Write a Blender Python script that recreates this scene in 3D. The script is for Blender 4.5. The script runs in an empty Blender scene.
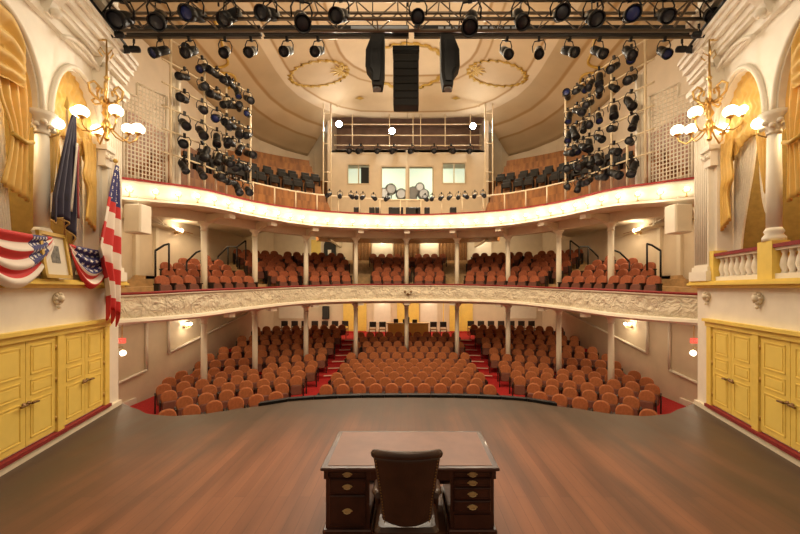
import bpy, math, random
from mathutils import Vector, Matrix
random.seed(7)
PI = math.pi
scene = bpy.context.scene
COL = scene.collection

# ------------------------------------------------------------------ camera, world, big lights, exposure
cam_d = bpy.data.cameras.new('camera'); cam = bpy.data.objects.new('camera', cam_d); COL.objects.link(cam)
cam.location = (0, 0, 2.59); cam.rotation_euler = (PI/2, 0, 0)
cam_d.sensor_width = 36; cam_d.lens = 16.2; cam_d.shift_x = -8/800; cam_d.shift_y = 21.5/800
cam_d.clip_start = .05; cam_d.clip_end = 200
scene.camera = cam
w = bpy.data.worlds.new('world'); scene.world = w; w.use_nodes = True
w.node_tree.nodes['Background'].inputs[0].default_value = (1, .78, .54, 1)
w.node_tree.nodes['Background'].inputs[1].default_value = .27
scene.view_settings.view_transform = 'Standard'; scene.view_settings.look = 'None'
scene.view_settings.exposure = .0; scene.view_settings.gamma = 1
try: scene.view_settings.use_curve_mapping = False
except Exception: pass

def area(name, loc, rot, size, power, color, size_y=None):
    d = bpy.data.lights.new(name, 'AREA'); d.energy = power; d.color = color; d.size = size
    if size_y: d.shape = 'RECTANGLE'; d.size_y = size_y
    o = bpy.data.objects.new(name, d); COL.objects.link(o); o.location = loc; o.rotation_euler = rot
    return o
def point(name, loc, power, color, r=.1):
    d = bpy.data.lights.new(name, 'POINT'); d.energy = power; d.color = color; d.shadow_soft_size = r
    o = bpy.data.objects.new(name, d); COL.objects.link(o); o.location = loc
    return o
WARM = (1, .77, .48); SOFT = (1, .80, .54)
area('stage_fill', (0, 3.4, 9.4), (math.radians(18), 0, 0), 6, 300, SOFT, 4)  # unseen soft fill added above the stage
area('house_fill', (0, 12.5, 11.6), (0, 0, 0), 7, 430, WARM, 5)  # general fill added for the auditorium, belongs to no fixture
area('dome_fill', (0, 14.0, 8.2), (PI, 0, 0), 9, 230, WARM, 6)  # upward fill added in mid-air to brighten the dome
for nm_, loc_, sz_, pw_ in (('understage_balcony_light', (0, 22.6, 1.75), (15, 1.2), 260), ('upper_soffit_light', (0, 22.4, 5.9), (14, 1.2), 300)):
    area(nm_, loc_, (math.radians(48), 0, 0), sz_[0], pw_, WARM, sz_[1])
for s_ in (-1, 1):
    area('side_soffit_light', (s_*8.2, 13.5, 1.5), (0, 0, 0), 1.0, 36, WARM, 6); area('side_soffit_light', (s_*8.3, 13.5, 4.95), (0, 0, 0), 1.0, 60, WARM, 6)
area('stalls_fill', (0, 9.6, 8.6), (math.radians(52), 0, 0), 9, 520, WARM, 1)  # frontal fill added to brighten columns, balcony fronts and seats

# ------------------------------------------------------------------ materials
def mat(name, col, rough=.6, metal=0, noise=0, nscale=8, bump=0, bscale=40, emit=None, estr=0, trans=0, coat=0, spec=None):
    m = bpy.data.materials.new(name); m.use_nodes = True
    nt = m.node_tree; N = nt.nodes; L = nt.links; b = N['Principled BSDF']
    b.inputs['Base Color'].default_value = (*col, 1); b.inputs['Roughness'].default_value = rough
    b.inputs['Metallic'].default_value = metal
    if spec is not None: b.inputs['Specular IOR Level'].default_value = spec
    if coat: b.inputs['Coat Weight'].default_value = coat
    tc = N.new('ShaderNodeTexCoord')
    if noise:
        n = N.new('ShaderNodeTexNoise'); n.inputs['Scale'].default_value = nscale; n.inputs['Detail'].default_value = 4
        L.new(tc.outputs['Object'], n.inputs['Vector'])
        r = N.new('ShaderNodeValToRGB')
        r.color_ramp.elements[0].position = .3; r.color_ramp.elements[1].position = .7
        r.color_ramp.elements[0].color = (*[max(0, c*(1-noise)) for c in col], 1)
        r.color_ramp.elements[1].color = (*[min(1, c*(1+noise)) for c in col], 1)
        L.new(n.outputs['Fac'], r.inputs['Fac']); L.new(r.outputs['Color'], b.inputs['Base Color'])
    if bump:
        n2 = N.new('ShaderNodeTexNoise'); n2.inputs['Scale'].default_value = bscale; n2.inputs['Detail'].default_value = 3
        L.new(tc.outputs['Object'], n2.inputs['Vector'])
        bp = N.new('ShaderNodeBump'); bp.inputs['Strength'].default_value = bump; bp.inputs['Distance'].default_value = .02
        L.new(n2.outputs['Fac'], bp.inputs['Height']); L.new(bp.outputs['Normal'], b.inputs['Normal'])
    if emit:
        b.inputs['Emission Color'].default_value = (*emit, 1); b.inputs['Emission Strength'].default_value = estr
    return m
M = {}
M['cream'] = mat('cream_paint', (.78, .69, .54), .55, noise=.05, nscale=3)
M['white'] = mat('ivory_paint', (.82, .76, .65), .5, noise=.04, nscale=4)
M['wallcream'] = mat('wall_paint', (.72, .61, .46), .6, noise=.05, nscale=2)
M['column'] = mat('column_paint', (.90, .84, .70), .45)
M['yellow'] = mat('yellow_paint', (.84, .62, .14), .42, noise=.06, nscale=5)
M['yellowpanel'] = mat('yellow_panel_paint', (.87, .66, .16), .4, noise=.03, nscale=5)
M['red'] = mat('red_velvet', (.24, .016, .015), .7, noise=.15, nscale=20)
M['redcarpet'] = mat('red_carpet', (.40, .008, .010), .9, noise=.2, nscale=12, bump=.3, bscale=120)
M['seat'] = mat('rust_fabric', (.37, .118, .040), .8, noise=.2, nscale=14, bump=.2, bscale=90)
M['seat2'] = mat('russet_fabric', (.34, .092, .038), .8, noise=.2, nscale=14, bump=.2, bscale=90)
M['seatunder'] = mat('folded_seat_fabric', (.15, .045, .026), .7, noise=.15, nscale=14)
M['seatframe'] = mat('dark_iron', (.025, .015, .012), .5, .3)
M['black'] = mat('black_metal', (.012, .012, .014), .45, .4, noise=.2, nscale=9)
M['blackmat'] = mat('black_cabinet', (.018, .017, .017), .75)
M['grille'] = mat('speaker_grille', (.03, .03, .03), .6, .3, bump=.6, bscale=160)
M['steel'] = mat('truss_steel', (.17, .13, .095), .4, .6)
M['greysteel'] = mat('grey_steel', (.30, .32, .36), .35, .7)
M['pipe'] = mat('cream_pipe', (.74, .62, .44), .5)
M['darkbrass'] = mat('aged_brass', (.22, .12, .05), .35, .6)
M['pull'] = mat('pale_brass', (.72, .54, .26), .4, .35)
M['brass'] = mat('brass', (.66, .43, .15), .28, .9)
M['gold'] = mat('gold_leaf', (.56, .36, .07), .5, .1)
M['goldcloth'] = mat('gold_cloth', (.82, .55, .15), .5, noise=.08, nscale=6)
M['lace'] = mat('white_lace', (.92, .88, .80), .8, noise=.10, nscale=30, bump=.3, bscale=60)
M['wood'] = mat('tread_wood', (.56, .37, .18), .5, noise=.2, nscale=6)
M['orangewood'] = None
M['mahog'] = mat('mahogany', (.060, .018, .011), .30, noise=.35, nscale=5, coat=.3)
M['leather'] = mat('dark_leather', (.050, .022, .013), .33, noise=.25, nscale=7, bump=.12, bscale=70)
M['bulb'] = mat('lit_globe', (1, .9, .75), .4, emit=(1, .86, .62), estr=6)
M['smallbulb'] = mat('lit_bulb', (1, .9, .75), .4, emit=(1, .86, .62), estr=14)
M['spot'] = mat('lit_spot', (1, 1, 1), .4, emit=(1, .96, .88), estr=180)
M['lens'] = mat('dark_lens', (.012, .012, .02), .5)
M['bluelens'] = mat('blue_lens', (.012, .02, .12), .4)
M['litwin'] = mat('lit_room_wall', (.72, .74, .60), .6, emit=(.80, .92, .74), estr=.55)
M['olive'] = mat('olive_wallpaper', (.30, .20, .05), .7, noise=.15, nscale=10)
M['drape'] = mat('brown_drape', (.26, .13, .05), .8, noise=.2, nscale=9)
M['paper'] = mat('print_paper', (.70, .64, .52), .7)
M['print'] = mat('print_ink', (.16, .15, .13), .7, noise=.5, nscale=18)
M['exit'] = mat('red_sign_light', (.7, .05, .04), .5, emit=(1, .10, .06), estr=1.2)
M['navy'] = mat('navy_cloth', (.020, .014, .045), .6, noise=.2, nscale=8)
M['fringe'] = mat('gold_fringe', (.55, .36, .12), .6)
M['glassbox'] = mat('window_frame_paint', (.60, .48, .33), .5)
M['dark'] = mat('dark_void_paint', (.045, .035, .03), .8)
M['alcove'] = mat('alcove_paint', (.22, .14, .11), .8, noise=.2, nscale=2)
M['ledwhite'] = mat('white_vinyl', (.75, .75, .75), .5)

def nodes(m):
    nt = m.node_tree; return nt.nodes, nt.links, nt.nodes['Principled BSDF']
def cloth_glow(m, col, f):      # thin cloth lets some light through from behind
    N, L, b = nodes(m); t = N.new('ShaderNodeBsdfTranslucent'); t.inputs[0].default_value = (*col, 1); x = N.new('ShaderNodeMixShader'); x.inputs[0].default_value = f
    out = [n for n in N if n.type == 'OUTPUT_MATERIAL'][0]
    L.new(b.outputs[0], x.inputs[1]); L.new(t.outputs[0], x.inputs[2]); L.new(x.outputs[0], out.inputs['Surface'])
cloth_glow(M['lace'], (.95, .90, .80), .45); cloth_glow(M['goldcloth'], (.90, .58, .16), .14)
# stage boards: long planks running towards the house, darker grey-brown towards apron edge and side walls
def stage_mat():
    m = mat('stage_boards', (.22, .09, .05), .34); N, L, b = nodes(m)
    tc = N.new('ShaderNodeTexCoord'); mp = N.new('ShaderNodeMapping'); mp.inputs['Rotation'].default_value = (0, 0, PI/2)
    L.new(tc.outputs['Object'], mp.inputs['Vector'])
    br = N.new('ShaderNodeTexBrick'); br.inputs['Scale'].default_value = 1; br.inputs['Brick Width'].default_value = 3.4
    br.inputs['Row Height'].default_value = .135; br.inputs['Mortar Size'].default_value = .0025
    br.inputs['Color1'].default_value = (.25, .105, .056, 1); br.inputs['Color2'].default_value = (.20, .082, .044, 1)
    br.inputs['Mortar'].default_value = (.14, .062, .036, 1); br.inputs['Bias'].default_value = -.1
    L.new(mp.outputs[0], br.inputs['Vector'])
    mp2 = N.new('ShaderNodeMapping'); mp2.inputs['Scale'].default_value = (2.2, .22, 1); L.new(tc.outputs['Object'], mp2.inputs['Vector'])
    ns = N.new('ShaderNodeTexNoise'); ns.inputs['Scale'].default_value = 1.6; ns.inputs['Detail'].default_value = 7; L.new(mp2.outputs[0], ns.inputs['Vector'])
    rp = N.new('ShaderNodeValToRGB'); rp.color_ramp.elements[0].position = .32; rp.color_ramp.elements[1].position = .70
    rp.color_ramp.elements[0].color = (.55, .55, .55, 1); rp.color_ramp.elements[1].color = (1.5, 1.42, 1.35, 1)
    L.new(ns.outputs['Fac'], rp.inputs['Fac'])
    mx = N.new('ShaderNodeMix'); mx.data_type = 'RGBA'; mx.blend_type = 'MULTIPLY'; mx.inputs['Factor'].default_value = .8
    L.new(br.outputs['Color'], mx.inputs['A']); L.new(rp.outputs['Color'], mx.inputs['B'])
    # darker grey-brown border, as a UV that holds the distance from the edge
    uv = N.new('ShaderNodeUVMap'); uv.uv_map = 'edge'; sp = N.new('ShaderNodeSeparateXYZ'); L.new(uv.outputs[0], sp.inputs[0])
    n3 = N.new('ShaderNodeTexNoise'); n3.inputs['Scale'].default_value = 1.1; n3.inputs['Detail'].default_value = 5; L.new(tc.outputs['Object'], n3.inputs['Vector'])
    ad = N.new('ShaderNodeMath'); ad.operation = 'MULTIPLY_ADD'; ad.inputs[1].default_value = -1.1; L.new(n3.outputs['Fac'], ad.inputs[0]); L.new(sp.outputs[0], ad.inputs[2])
    mr = N.new('ShaderNodeMapRange'); mr.inputs['From Min'].default_value = -.15; mr.inputs['From Max'].default_value = 1.35
    mr.inputs['To Min'].default_value = .85; mr.inputs['To Max'].default_value = 0; L.new(ad.outputs[0], mr.inputs['Value'])
    m2 = N.new('ShaderNodeMix'); m2.data_type = 'RGBA'; L.new(mr.outputs[0], m2.inputs['Factor'])
    L.new(mx.outputs['Result'], m2.inputs['A']); m2.inputs['B'].default_value = (.058, .046, .030, 1)
    L.new(m2.outputs['Result'], b.inputs['Base Color'])
    r2 = N.new('ShaderNodeMapRange'); r2.inputs['To Min'].default_value = .34; r2.inputs['To Max'].default_value = .58; b.inputs['Specular IOR Level'].default_value = .38; L.new(ns.outputs['Fac'], r2.inputs['Value'])
    L.new(r2.outputs[0], b.inputs['Roughness'])
    return m
M['stage'] = stage_mat()
def orangewood_mat():
    m = mat('wainscot_boards', (.42, .17, .045), .5); N, L, b = nodes(m)
    tc = N.new('ShaderNodeTexCoord'); mp = N.new('ShaderNodeMapping'); mp.inputs['Scale'].default_value = (2.4, 2.4, .5); L.new(tc.outputs['Object'], mp.inputs['Vector'])
    wv = N.new('ShaderNodeTexNoise'); wv.inputs['Scale'].default_value = 2.2; wv.inputs['Detail'].default_value = 4; L.new(mp.outputs[0], wv.inputs['Vector'])
    r = N.new('ShaderNodeValToRGB'); r.color_ramp.elements[0].position = .35; r.color_ramp.elements[1].position = .65
    r.color_ramp.elements[0].color = (.20, .075, .02, 1); r.color_ramp.elements[1].color = (.40, .17, .045, 1)
    L.new(wv.outputs['Fac'], r.inputs['Fac']); L.new(r.outputs['Color'], b.inputs['Base Color'])
    return m
M['orangewood'] = orangewood_mat()
def relief_mat():
    m = mat('carved_relief', (.80, .72, .57), .55); N, L, b = nodes(m)
    tc = N.new('ShaderNodeTexCoord')
    v = N.new('ShaderNodeTexVoronoi'); v.inputs['Scale'].default_value = 3.6; v.feature = 'SMOOTH_F1'
    n = N.new('ShaderNodeTexNoise'); n.inputs['Scale'].default_value = 4.5; n.inputs['Detail'].default_value = 3; n.inputs['Distortion'].default_value = 2.2
    L.new(tc.outputs['Object'], v.inputs['Vector']); L.new(tc.outputs['Object'], n.inputs['Vector'])
    ad = N.new('ShaderNodeMath'); ad.operation = 'ADD'; L.new(v.outputs['Distance'], ad.inputs[0]); L.new(n.outputs['Fac'], ad.inputs[1])
    bp = N.new('ShaderNodeBump'); bp.inputs['Strength'].default_value = 1; bp.inputs['Distance'].default_value = .12
    L.new(ad.outputs[0], bp.inputs['Height']); L.new(bp.outputs['Normal'], b.inputs['Normal'])
    return m
M['relief'] = relief_mat()
def ceiling_mat():
    m = mat('dome_paint', (.70, .50, .28), .7); N, L, b = nodes(m)
    uv = N.new('ShaderNodeUVMap'); uv.uv_map = 'polar'; sp = N.new('ShaderNodeSeparateXYZ'); L.new(uv.outputs[0], sp.inputs[0])
    r = N.new('ShaderNodeValToRGB'); cr = r.color_ramp; cr.interpolation = 'LINEAR'
    base = (.64, .50, .32, 1); base2 = (.54, .41, .25, 1); line = (.42, .26, .11, 1); pale = (.74, .62, .45, 1)
    st = [(0, pale), (.33, pale), (.335, line), (.343, line), (.348, base), (.385, base), (.39, line), (.394, line), (.40, base),
          (.60, base), (.604, line), (.61, line), (.615, pale), (.66, pale), (.664, base2), (.76, base2), (.764, line), (.776, line), (.78, base),
          (.86, base), (.864, line), (.872, line), (.877, base2), (.95, base2), (1, base)]
    while len(cr.elements) < len(st): cr.elements.new(.5)
    for e, (p, c) in zip(cr.elements, st): e.position = p
    for e, (p, c) in zip(cr.elements, st): e.color = c
    L.new(sp.outputs[0], r.inputs['Fac'])
    tc = N.new('ShaderNodeTexCoord'); n = N.new('ShaderNodeTexNoise'); n.inputs['Scale'].default_value = .8; n.inputs['Detail'].default_value = 4; L.new(tc.outputs['Object'], n.inputs['Vector'])
    mr = N.new('ShaderNodeMapRange'); mr.inputs['To Min'].default_value = .82; mr.inputs['To Max'].default_value = 1.15; L.new(n.outputs['Fac'], mr.inputs['Value'])
    mx = N.new('ShaderNodeMix'); mx.data_type = 'RGBA'; mx.blend_type = 'MULTIPLY'; mx.inputs['Factor'].default_value = 1
    L.new(r.outputs['Color'], mx.inputs['A']); L.new(mr.outputs[0], mx.inputs['B']); L.new(mx.outputs['Result'], b.inputs['Base Color'])
    return m
M['dome'] = ceiling_mat()
def flag_mat(name, stripes, canton, offs=0):
    """red and white stripes along UV.y; the canton (u0,u1,v0,v1) is blue with rows of white stars"""
    m = mat(name, (.6, .05, .05), .7); N, L, b = nodes(m)
    uv = N.new('ShaderNodeUVMap'); uv.uv_map = 'flag'; sp = N.new('ShaderNodeSeparateXYZ'); L.new(uv.outputs[0], sp.inputs[0])
    def math_(op, a, bb=None, c=None):
        n = N.new('ShaderNodeMath'); n.operation = op
        for i, x in enumerate((a, bb, c)):
            if x is None: continue
            if isinstance(x, (int, float)): n.inputs[i].default_value = x
            else: L.new(x, n.inputs[i])
        return n.outputs[0]
    U, V = sp.outputs[0], sp.outputs[1]
    f = math_('FRACT', math_('MULTIPLY_ADD', V, stripes/2, offs)); st = math_('GREATER_THAN', f, .5)
    u0, u1, v0, v1 = canton
    inb = math_('MULTIPLY', math_('MULTIPLY', math_('GREATER_THAN', U, u0), math_('LESS_THAN', U, u1)),
                math_('MULTIPLY', math_('GREATER_THAN', V, v0), math_('LESS_THAN', V, v1)))
    gx = math_('SUBTRACT', math_('FRACT', math_('MULTIPLY', math_('SUBTRACT', U, u0), 5/(u1-u0))), .5)
    gy = math_('SUBTRACT', math_('FRACT', math_('MULTIPLY', math_('SUBTRACT', V, v0), 5/(v1-v0))), .5)
    # a five-pointed star: the radius shrinks between the points
    an = math_('ARCTAN2', gy, gx); rad = math_('SQRT', math_('ADD', math_('MULTIPLY', gx, gx), math_('MULTIPLY', gy, gy)))
    lim = math_('MULTIPLY_ADD', math_('COSINE', math_('MULTIPLY', an, 5)), .09, .24)
    star = math_('LESS_THAN', rad, lim)
    def mix(f, A, B):
        x = N.new('ShaderNodeMix'); x.data_type = 'RGBA'; L.new(f, x.inputs['Factor'])
        for k, v in (('A', A), ('B', B)):
            if isinstance(v, tuple): x.inputs[k].default_value = v
            else: L.new(v, x.inputs[k])
        return x.outputs['Result']
    c1 = mix(st, (.58, .03, .03, 1), (.80, .72, .64, 1)); c2 = mix(star, (.035, .035, .16, 1), (.8, .78, .75, 1))
    L.new(mix(inb, c1, c2), b.inputs['Base Color'])
    return m
M['bunting1'] = flag_mat('bunting_cloth', 6, (.70, .92, .0, .75))
M['bunting2'] = flag_mat('bunting_cloth_starred', 9, (.12, .78, .0, .62))
M['usflag'] = flag_mat('flag_cloth', 9, (0, 1, .0, .26))

# ------------------------------------------------------------------ mesh builder
ident = lambda x, y, z: (x, y, z)
class MB:
    def __init__(self, T=ident): self.v = []; self.f = []; self.sm = []; self.T = T; self.uv = {}
    def pts(self, ps): i = len(self.v); self.v += [tuple(self.T(*p)) for p in ps]; return i
    def face(self, idx, smooth=False): self.f.append(tuple(idx)); self.sm.append(smooth)
    def hexa(self, p):      # 8 points: bottom ring 0-3, top ring 4-7
        i = self.pts(p)
        for q in ((0,3,2,1), (4,5,6,7), (0,1,5,4), (1,2,6,5), (2,3,7,6), (3,0,4,7)): self.face([i+k for k in q])
        return self
    def box(self, x0, x1, y0, y1, z0, z1):
        return self.hexa([(x0,y0,z0),(x1,y0,z0),(x1,y1,z0),(x0,y1,z0),(x0,y0,z1),(x1,y0,z1),(x1,y1,z1),(x0,y1,z1)])
    def bevbox(self, x0, x1, y0, y1, z0, z1, b=.01):
        xs = [(x0+b, y0+b, z0), (x0, y0, z0+b), (x0, y0, z1-b), (x0+b, y0+b, z1)]
        rings = []
        for z, k in ((z0, b), (z0+b, 0), (z1-b, 0), (z1, b)):
            a = [(x0+k+b, y0+k), (x1-k-b, y0+k), (x1-k, y0+k+b), (x1-k, y1-k-b), (x1-k-b, y1-k), (x0+k+b, y1-k), (x0+k, y1-k-b), (x0+k, y0+k+b)]
            rings.append(self.pts([(x, y, z) for x, y in a]))
        for r0, r1 in zip(rings, rings[1:]):
            for j in range(8): self.face([r0+j, r0+(j+1) % 8, r1+(j+1) % 8, r1+j])
        self.face([rings[0]+j for j in range(7, -1, -1)]); self.face([rings[-1]+j for j in range(8)])
        return self
    def tube(self, path, r, n=8, cap=True, closed=False):
        P = [Vector(p) for p in path]; rs = r if isinstance(r, (list, tuple)) else [r]*len(P); rings = []
        up = None
        for k, p in enumerate(P):
            if closed: d = (P[(k+1) % len(P)] - P[k-1])
            else: d = (P[min(k+1, len(P)-1)] - P[max(k-1, 0)])
            d = d.normalized() if d.length > 1e-9 else Vector((0, 0, 1))
            if up is None: up = Vector((0, 0, 1)) if abs(d.z) < .9 else Vector((1, 0, 0))
            a = d.cross(up)
            if a.length < 1e-6: a = d.cross(Vector((0, 1, 0)))
            a.normalize(); c = a.cross(d).normalized(); up = c
            rings.append(self.pts([tuple(p + a*(rs[k]*math.cos(2*PI*j/n)) + c*(rs[k]*math.sin(2*PI*j/n))) for j in range(n)]))
        pr = list(zip(rings, rings[1:])) + ([(rings[-1], rings[0])] if closed else [])
        for r0, r1 in pr:
            for j in range(n): self.face([r0+j, r0+(j+1) % n, r1+(j+1) % n, r1+j], n > 5)
        if cap and not closed:
            self.face([rings[0]+j for j in range(n-1, -1, -1)]); self.face([rings[-1]+j for j in range(n)])
        return self
    def lathe(self, prof, c=(0, 0, 0), axis=(0, 0, 1), n=16, flute=0):
        ax = Vector(axis).normalized(); a = ax.orthogonal().normalized(); b = ax.cross(a); C = Vector(c); rings = []
        for r, h in prof:
            ring = []
            for j in range(n):
                rr = max(r, 1e-4)*(1 - (flute if j % 2 else 0))
                ring.append(tuple(C + ax*h + a*(rr*math.cos(2*PI*j/n)) + b*(rr*math.sin(2*PI*j/n))))
            rings.append(self.pts(ring))
        for r0, r1 in zip(rings, rings[1:]):
            for j in range(n): self.face([r0+j, r0+(j+1) % n, r1+(j+1) % n, r1+j], not flute)
        self.face([rings[0]+j for j in range(n-1, -1, -1)]); self.face([rings[-1]+j for j in range(n)])
        return self
    def ball(self, c, r, n=12, sq=(1, 1, 1)):
        rings = []
        for i in range(1, n//2):
            t = PI*i/(n//2)
            rings.append(self.pts([(c[0]+sq[0]*r*math.sin(t)*math.cos(2*PI*j/n), c[1]+sq[1]*r*math.sin(t)*math.sin(2*PI*j/n), c[2]+sq[2]*r*math.cos(t)) for j in range(n)]))
        for r0, r1 in zip(rings, rings[1:]):
            for j in range(n): self.face([r0+j, r1+j, r1+(j+1) % n, r0+(j+1) % n], True)
        t = self.pts([(c[0], c[1], c[2]+sq[2]*r), (c[0], c[1], c[2]-sq[2]*r)])
        for j in range(n):
            self.face([t, rings[0]+j, rings[0]+(j+1) % n], True); self.face([t+1, rings[-1]+(j+1) % n, rings[-1]+j], True)
        return self
    def grid(self, fn, na, nb, smooth=True, uvname=None, uvfn=None):
        i = self.pts([fn(a/na, b/nb) for b in range(nb+1) for a in range(na+1)])
        for b in range(nb):
            for a in range(na):
                q = (a, b), (a+1, b), (a+1, b+1), (a, b+1)
                self.face([i + x + y*(na+1) for x, y in q], smooth)
                if uvname: self.uv.setdefault(uvname, {})[len(self.f)-1] = [uvfn(x/na, y/nb) for x, y in q]
        return self
    def prism(self, poly, d, smooth=False):       # polygon of 3-D points swept by vector d
        n = len(poly); i = self.pts(poly); j = self.pts([(p[0]+d[0], p[1]+d[1], p[2]+d[2]) for p in poly])
        self.face([i+k for k in range(n-1, -1, -1)]); self.face([j+k for k in range(n)])
        for k in range(n): self.face([i+k, i+(k+1) % n, j+(k+1) % n, j+k], smooth)
        return self
    def build(self, name, m, parent=None, local=False, recalc=True):
        if parent is None and not local:
            xs, ys, zs = zip(*self.v); o0 = Vector(((min(xs)+max(xs))/2, (min(ys)+max(ys))/2, min(zs)))
        elif local: o0 = Vector((0, 0, 0))
        else:
            o0 = Vector((0, 0, 0)); p = parent
            while p: o0 += p.location; p = p.parent
        me = bpy.data.meshes.new(name)
        me.from_pydata([(x-o0.x, y-o0.y, z-o0.z) for x, y, z in self.v], [], self.f)
        me.polygons.foreach_set('use_smooth', self.sm)
        for nm, d in self.uv.items():
            lay = me.uv_layers.new(name=nm)
            for fi, c in d.items():
                for li, (uu, vv) in zip(me.polygons[fi].loop_indices, c): lay.data[li].uv = (uu, vv)
        me.update()
        if recalc:
            import bmesh
            bm = bmesh.new(); bm.from_mesh(me); bmesh.ops.recalc_face_normals(bm, faces=bm.faces); bm.to_mesh(me); bm.free()
        me.materials.append(m if not isinstance(m, str) else M[m])
        o = bpy.data.objects.new(name, me); COL.objects.link(o)
        if parent is not None: o.parent = parent
        elif not local: o.location = o0
        return o
def empty(name, loc, label=None, cat=None, group=None, rz=0):
    o = bpy.data.objects.new(name, None); COL.objects.link(o); o.location = loc; o.rotation_euler = (0, 0, rz); o.empty_display_size = .1
    return tag(o, label, cat, group)
def tag(o, label=None, cat=None, group=None, kind=None):
    if label: o['label'] = label
    if cat: o['category'] = cat
    if group: o['group'] = group
    if kind: o['kind'] = kind
    return o
def struct(o): o['kind'] = 'structure'; return o
def solid(o, t=.012):
    md = o.modifiers.new('thickness', 'SOLIDIFY'); md.thickness = t; return o
KIDS = {}
def kids_of(o):
    if o.name not in KIDS: KIDS[o.name] = [c for c in o.children]
    return KIDS[o.name]
def copy_tree(o, parent=None):
    c = o.copy(); COL.objects.link(c)
    if parent is not None: c.parent = parent
    for ch in kids_of(o): copy_tree(ch, c)
    return c
ONES = ['', 'first', 'second', 'third', 'fourth', 'fifth', 'sixth', 'seventh', 'eighth', 'ninth', 'tenth', 'eleventh', 'twelfth', 'thirteenth',
        'fourteenth', 'fifteenth', 'sixteenth', 'seventeenth', 'eighteenth', 'nineteenth']
def nth(n):
    if n < 20: return ONES[n]
    t = {2: 'twent', 3: 'thirt', 4: 'fort', 5: 'fift', 6: 'sixt', 7: 'sevent'}[n//10]
    return t+'ieth' if n % 10 == 0 else t+'y-'+ONES[n % 10]
SIDE = {-1: 'left', 1: 'right'}

# ------------------------------------------------------------------ curve of the balcony fronts
def catmull(P, t):
    i = min(int(t), len(P)-2); f = t-i
    p0, p1, p2, p3 = P[max(i-1, 0)], P[i], P[i+1], P[min(i+2, len(P)-1)]
    return tuple(.5*((2*b)+(-a+c)*f+(2*a-5*b+4*c-d)*f*f+(-a+3*b-3*c+d)*f**3) for a, b, c, d in zip(p0, p1, p2, p3))
HALF = [(0, 18.3, 6.36, 5.55, 2.82, 1.90), (2.57, 17.8, 6.34, 5.50, 2.80, 1.90), (4.70, 16.6, 6.26, 5.44, 2.73, 1.85), (6.20, 14.6, 6.14, 5.42, 2.63, 1.72),
        (6.97, 12.3, 6.00, 5.31, 2.56, 1.60), (7.58, 11.0, 5.84, 5.14, 2.50, 1.57), (8.16, 10.2, 5.75, 5.04, 2.46, 1.56), (8.7, 9.6, 5.70, 5.0, 2.44, 1.54), (9.35, 9.0, 5.66, 4.96, 2.42, 1.52)]
K = .92
zk = lambda z: 2.59+(z-2.59)*K
HALF = [(a*K, b_*K, zk(c), zk(d), zk(e), zk(f)) for a, b_, c, d, e, f in HALF]
HALF[-1] = (9.4, 8.5, *HALF[-1][2:])
CTRL = [(-a, *r) for a, *r in HALF[:0:-1]] + HALF
S = []
for k in range(8*2*10+1): S.append(catmull(CTRL, k/10))
ARC = [0.]
for a, b in zip(S, S[1:]): ARC.append(ARC[-1]+math.hypot(b[0]-a[0], b[1]-a[1]))
ARC = [a-ARC[-1]/2 for a in ARC]
def frame(s):
    """point and heights of the balcony front at arc length s from its middle, with the outward normal"""
    s = max(ARC[0], min(ARC[-1], s)); i = 0; lo, hi = 0, len(ARC)-1
    while hi-lo > 1:
        mid = (lo+hi)//2
        if ARC[mid] <= s: lo = mid
        else: hi = mid
    f = (s-ARC[lo])/(ARC[hi]-ARC[lo]); v = tuple(a+(b-a)*f for a, b in zip(S[lo], S[hi]))
    i0, i1 = max(lo-3, 0), min(hi+3, len(S)-1)
    t = Vector((S[i1][0]-S[i0][0], S[i1][1]-S[i0][1])).normalized()
    n = Vector((-t.y, t.x))
    if n.y < 0 and abs(n.x) < .5: n = -n
    return v, n
XW = 9.4; YB = 25.3
def off_pt(s, off, lim=True):
    v, n = frame(s); x, y = v[0]+n.x*off, v[1]+n.y*off
    if lim: x = max(-XW, min(XW, x)); y = max(8.2, min(YB, y))
    return x, y, v
SS = [ARC[0] + (ARC[-1]-ARC[0])*k/150 for k in range(151)]

# ------------------------------------------------------------------ floors
def edge_y(x):
    t = [(0, 8.55), (1.2, 8.53), (2.5, 8.36), (3.43, 7.85), (4.26, 7.42), (4.8, 7.30), (5.35, 7.42), (5.9, 7.78), (6.46, 8.12), (6.7, 8.14)]
    x = abs(x)
    for (a, ya), (b, yb) in zip(t, t[1:]):
        if x <= b: f = (x-a)/(b-a); f = f*f*(3-2*f)*.35+f*.65; return ya+(yb-ya)*f
    return t[-1][1]
mb = MB()
def fl(a, b):
    x = -6.7+13.4*a; y0 = -3.; y1 = edge_y(x); y = y0+(y1-y0)*b
    return (x, y, 0)
def fl_uv(a, b):
    x, y, _ = fl(a, b); d1 = (edge_y(x)-y)*.62; d2 = max(0, 4.40+.259*y-abs(x))*.62 + max(0, (4.5-y)*.25)
    return (min(d1, d2+.1), 0)
mb.grid(fl, 96, 80, False, 'edge', fl_uv)
n0 = len(mb.v)
for k in range(96):     # front face of the stage
    a = mb.pts([fl(k/96, 1), fl((k+1)/96, 1), (fl((k+1)/96, 1)[0], fl((k+1)/96, 1)[1], -1.39), (fl(k/96, 1)[0], fl(k/96, 1)[1], -1.39)])
    mb.face([a, a+1, a+2, a+3])
struct(mb.build('floor', 'stage'))

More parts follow.
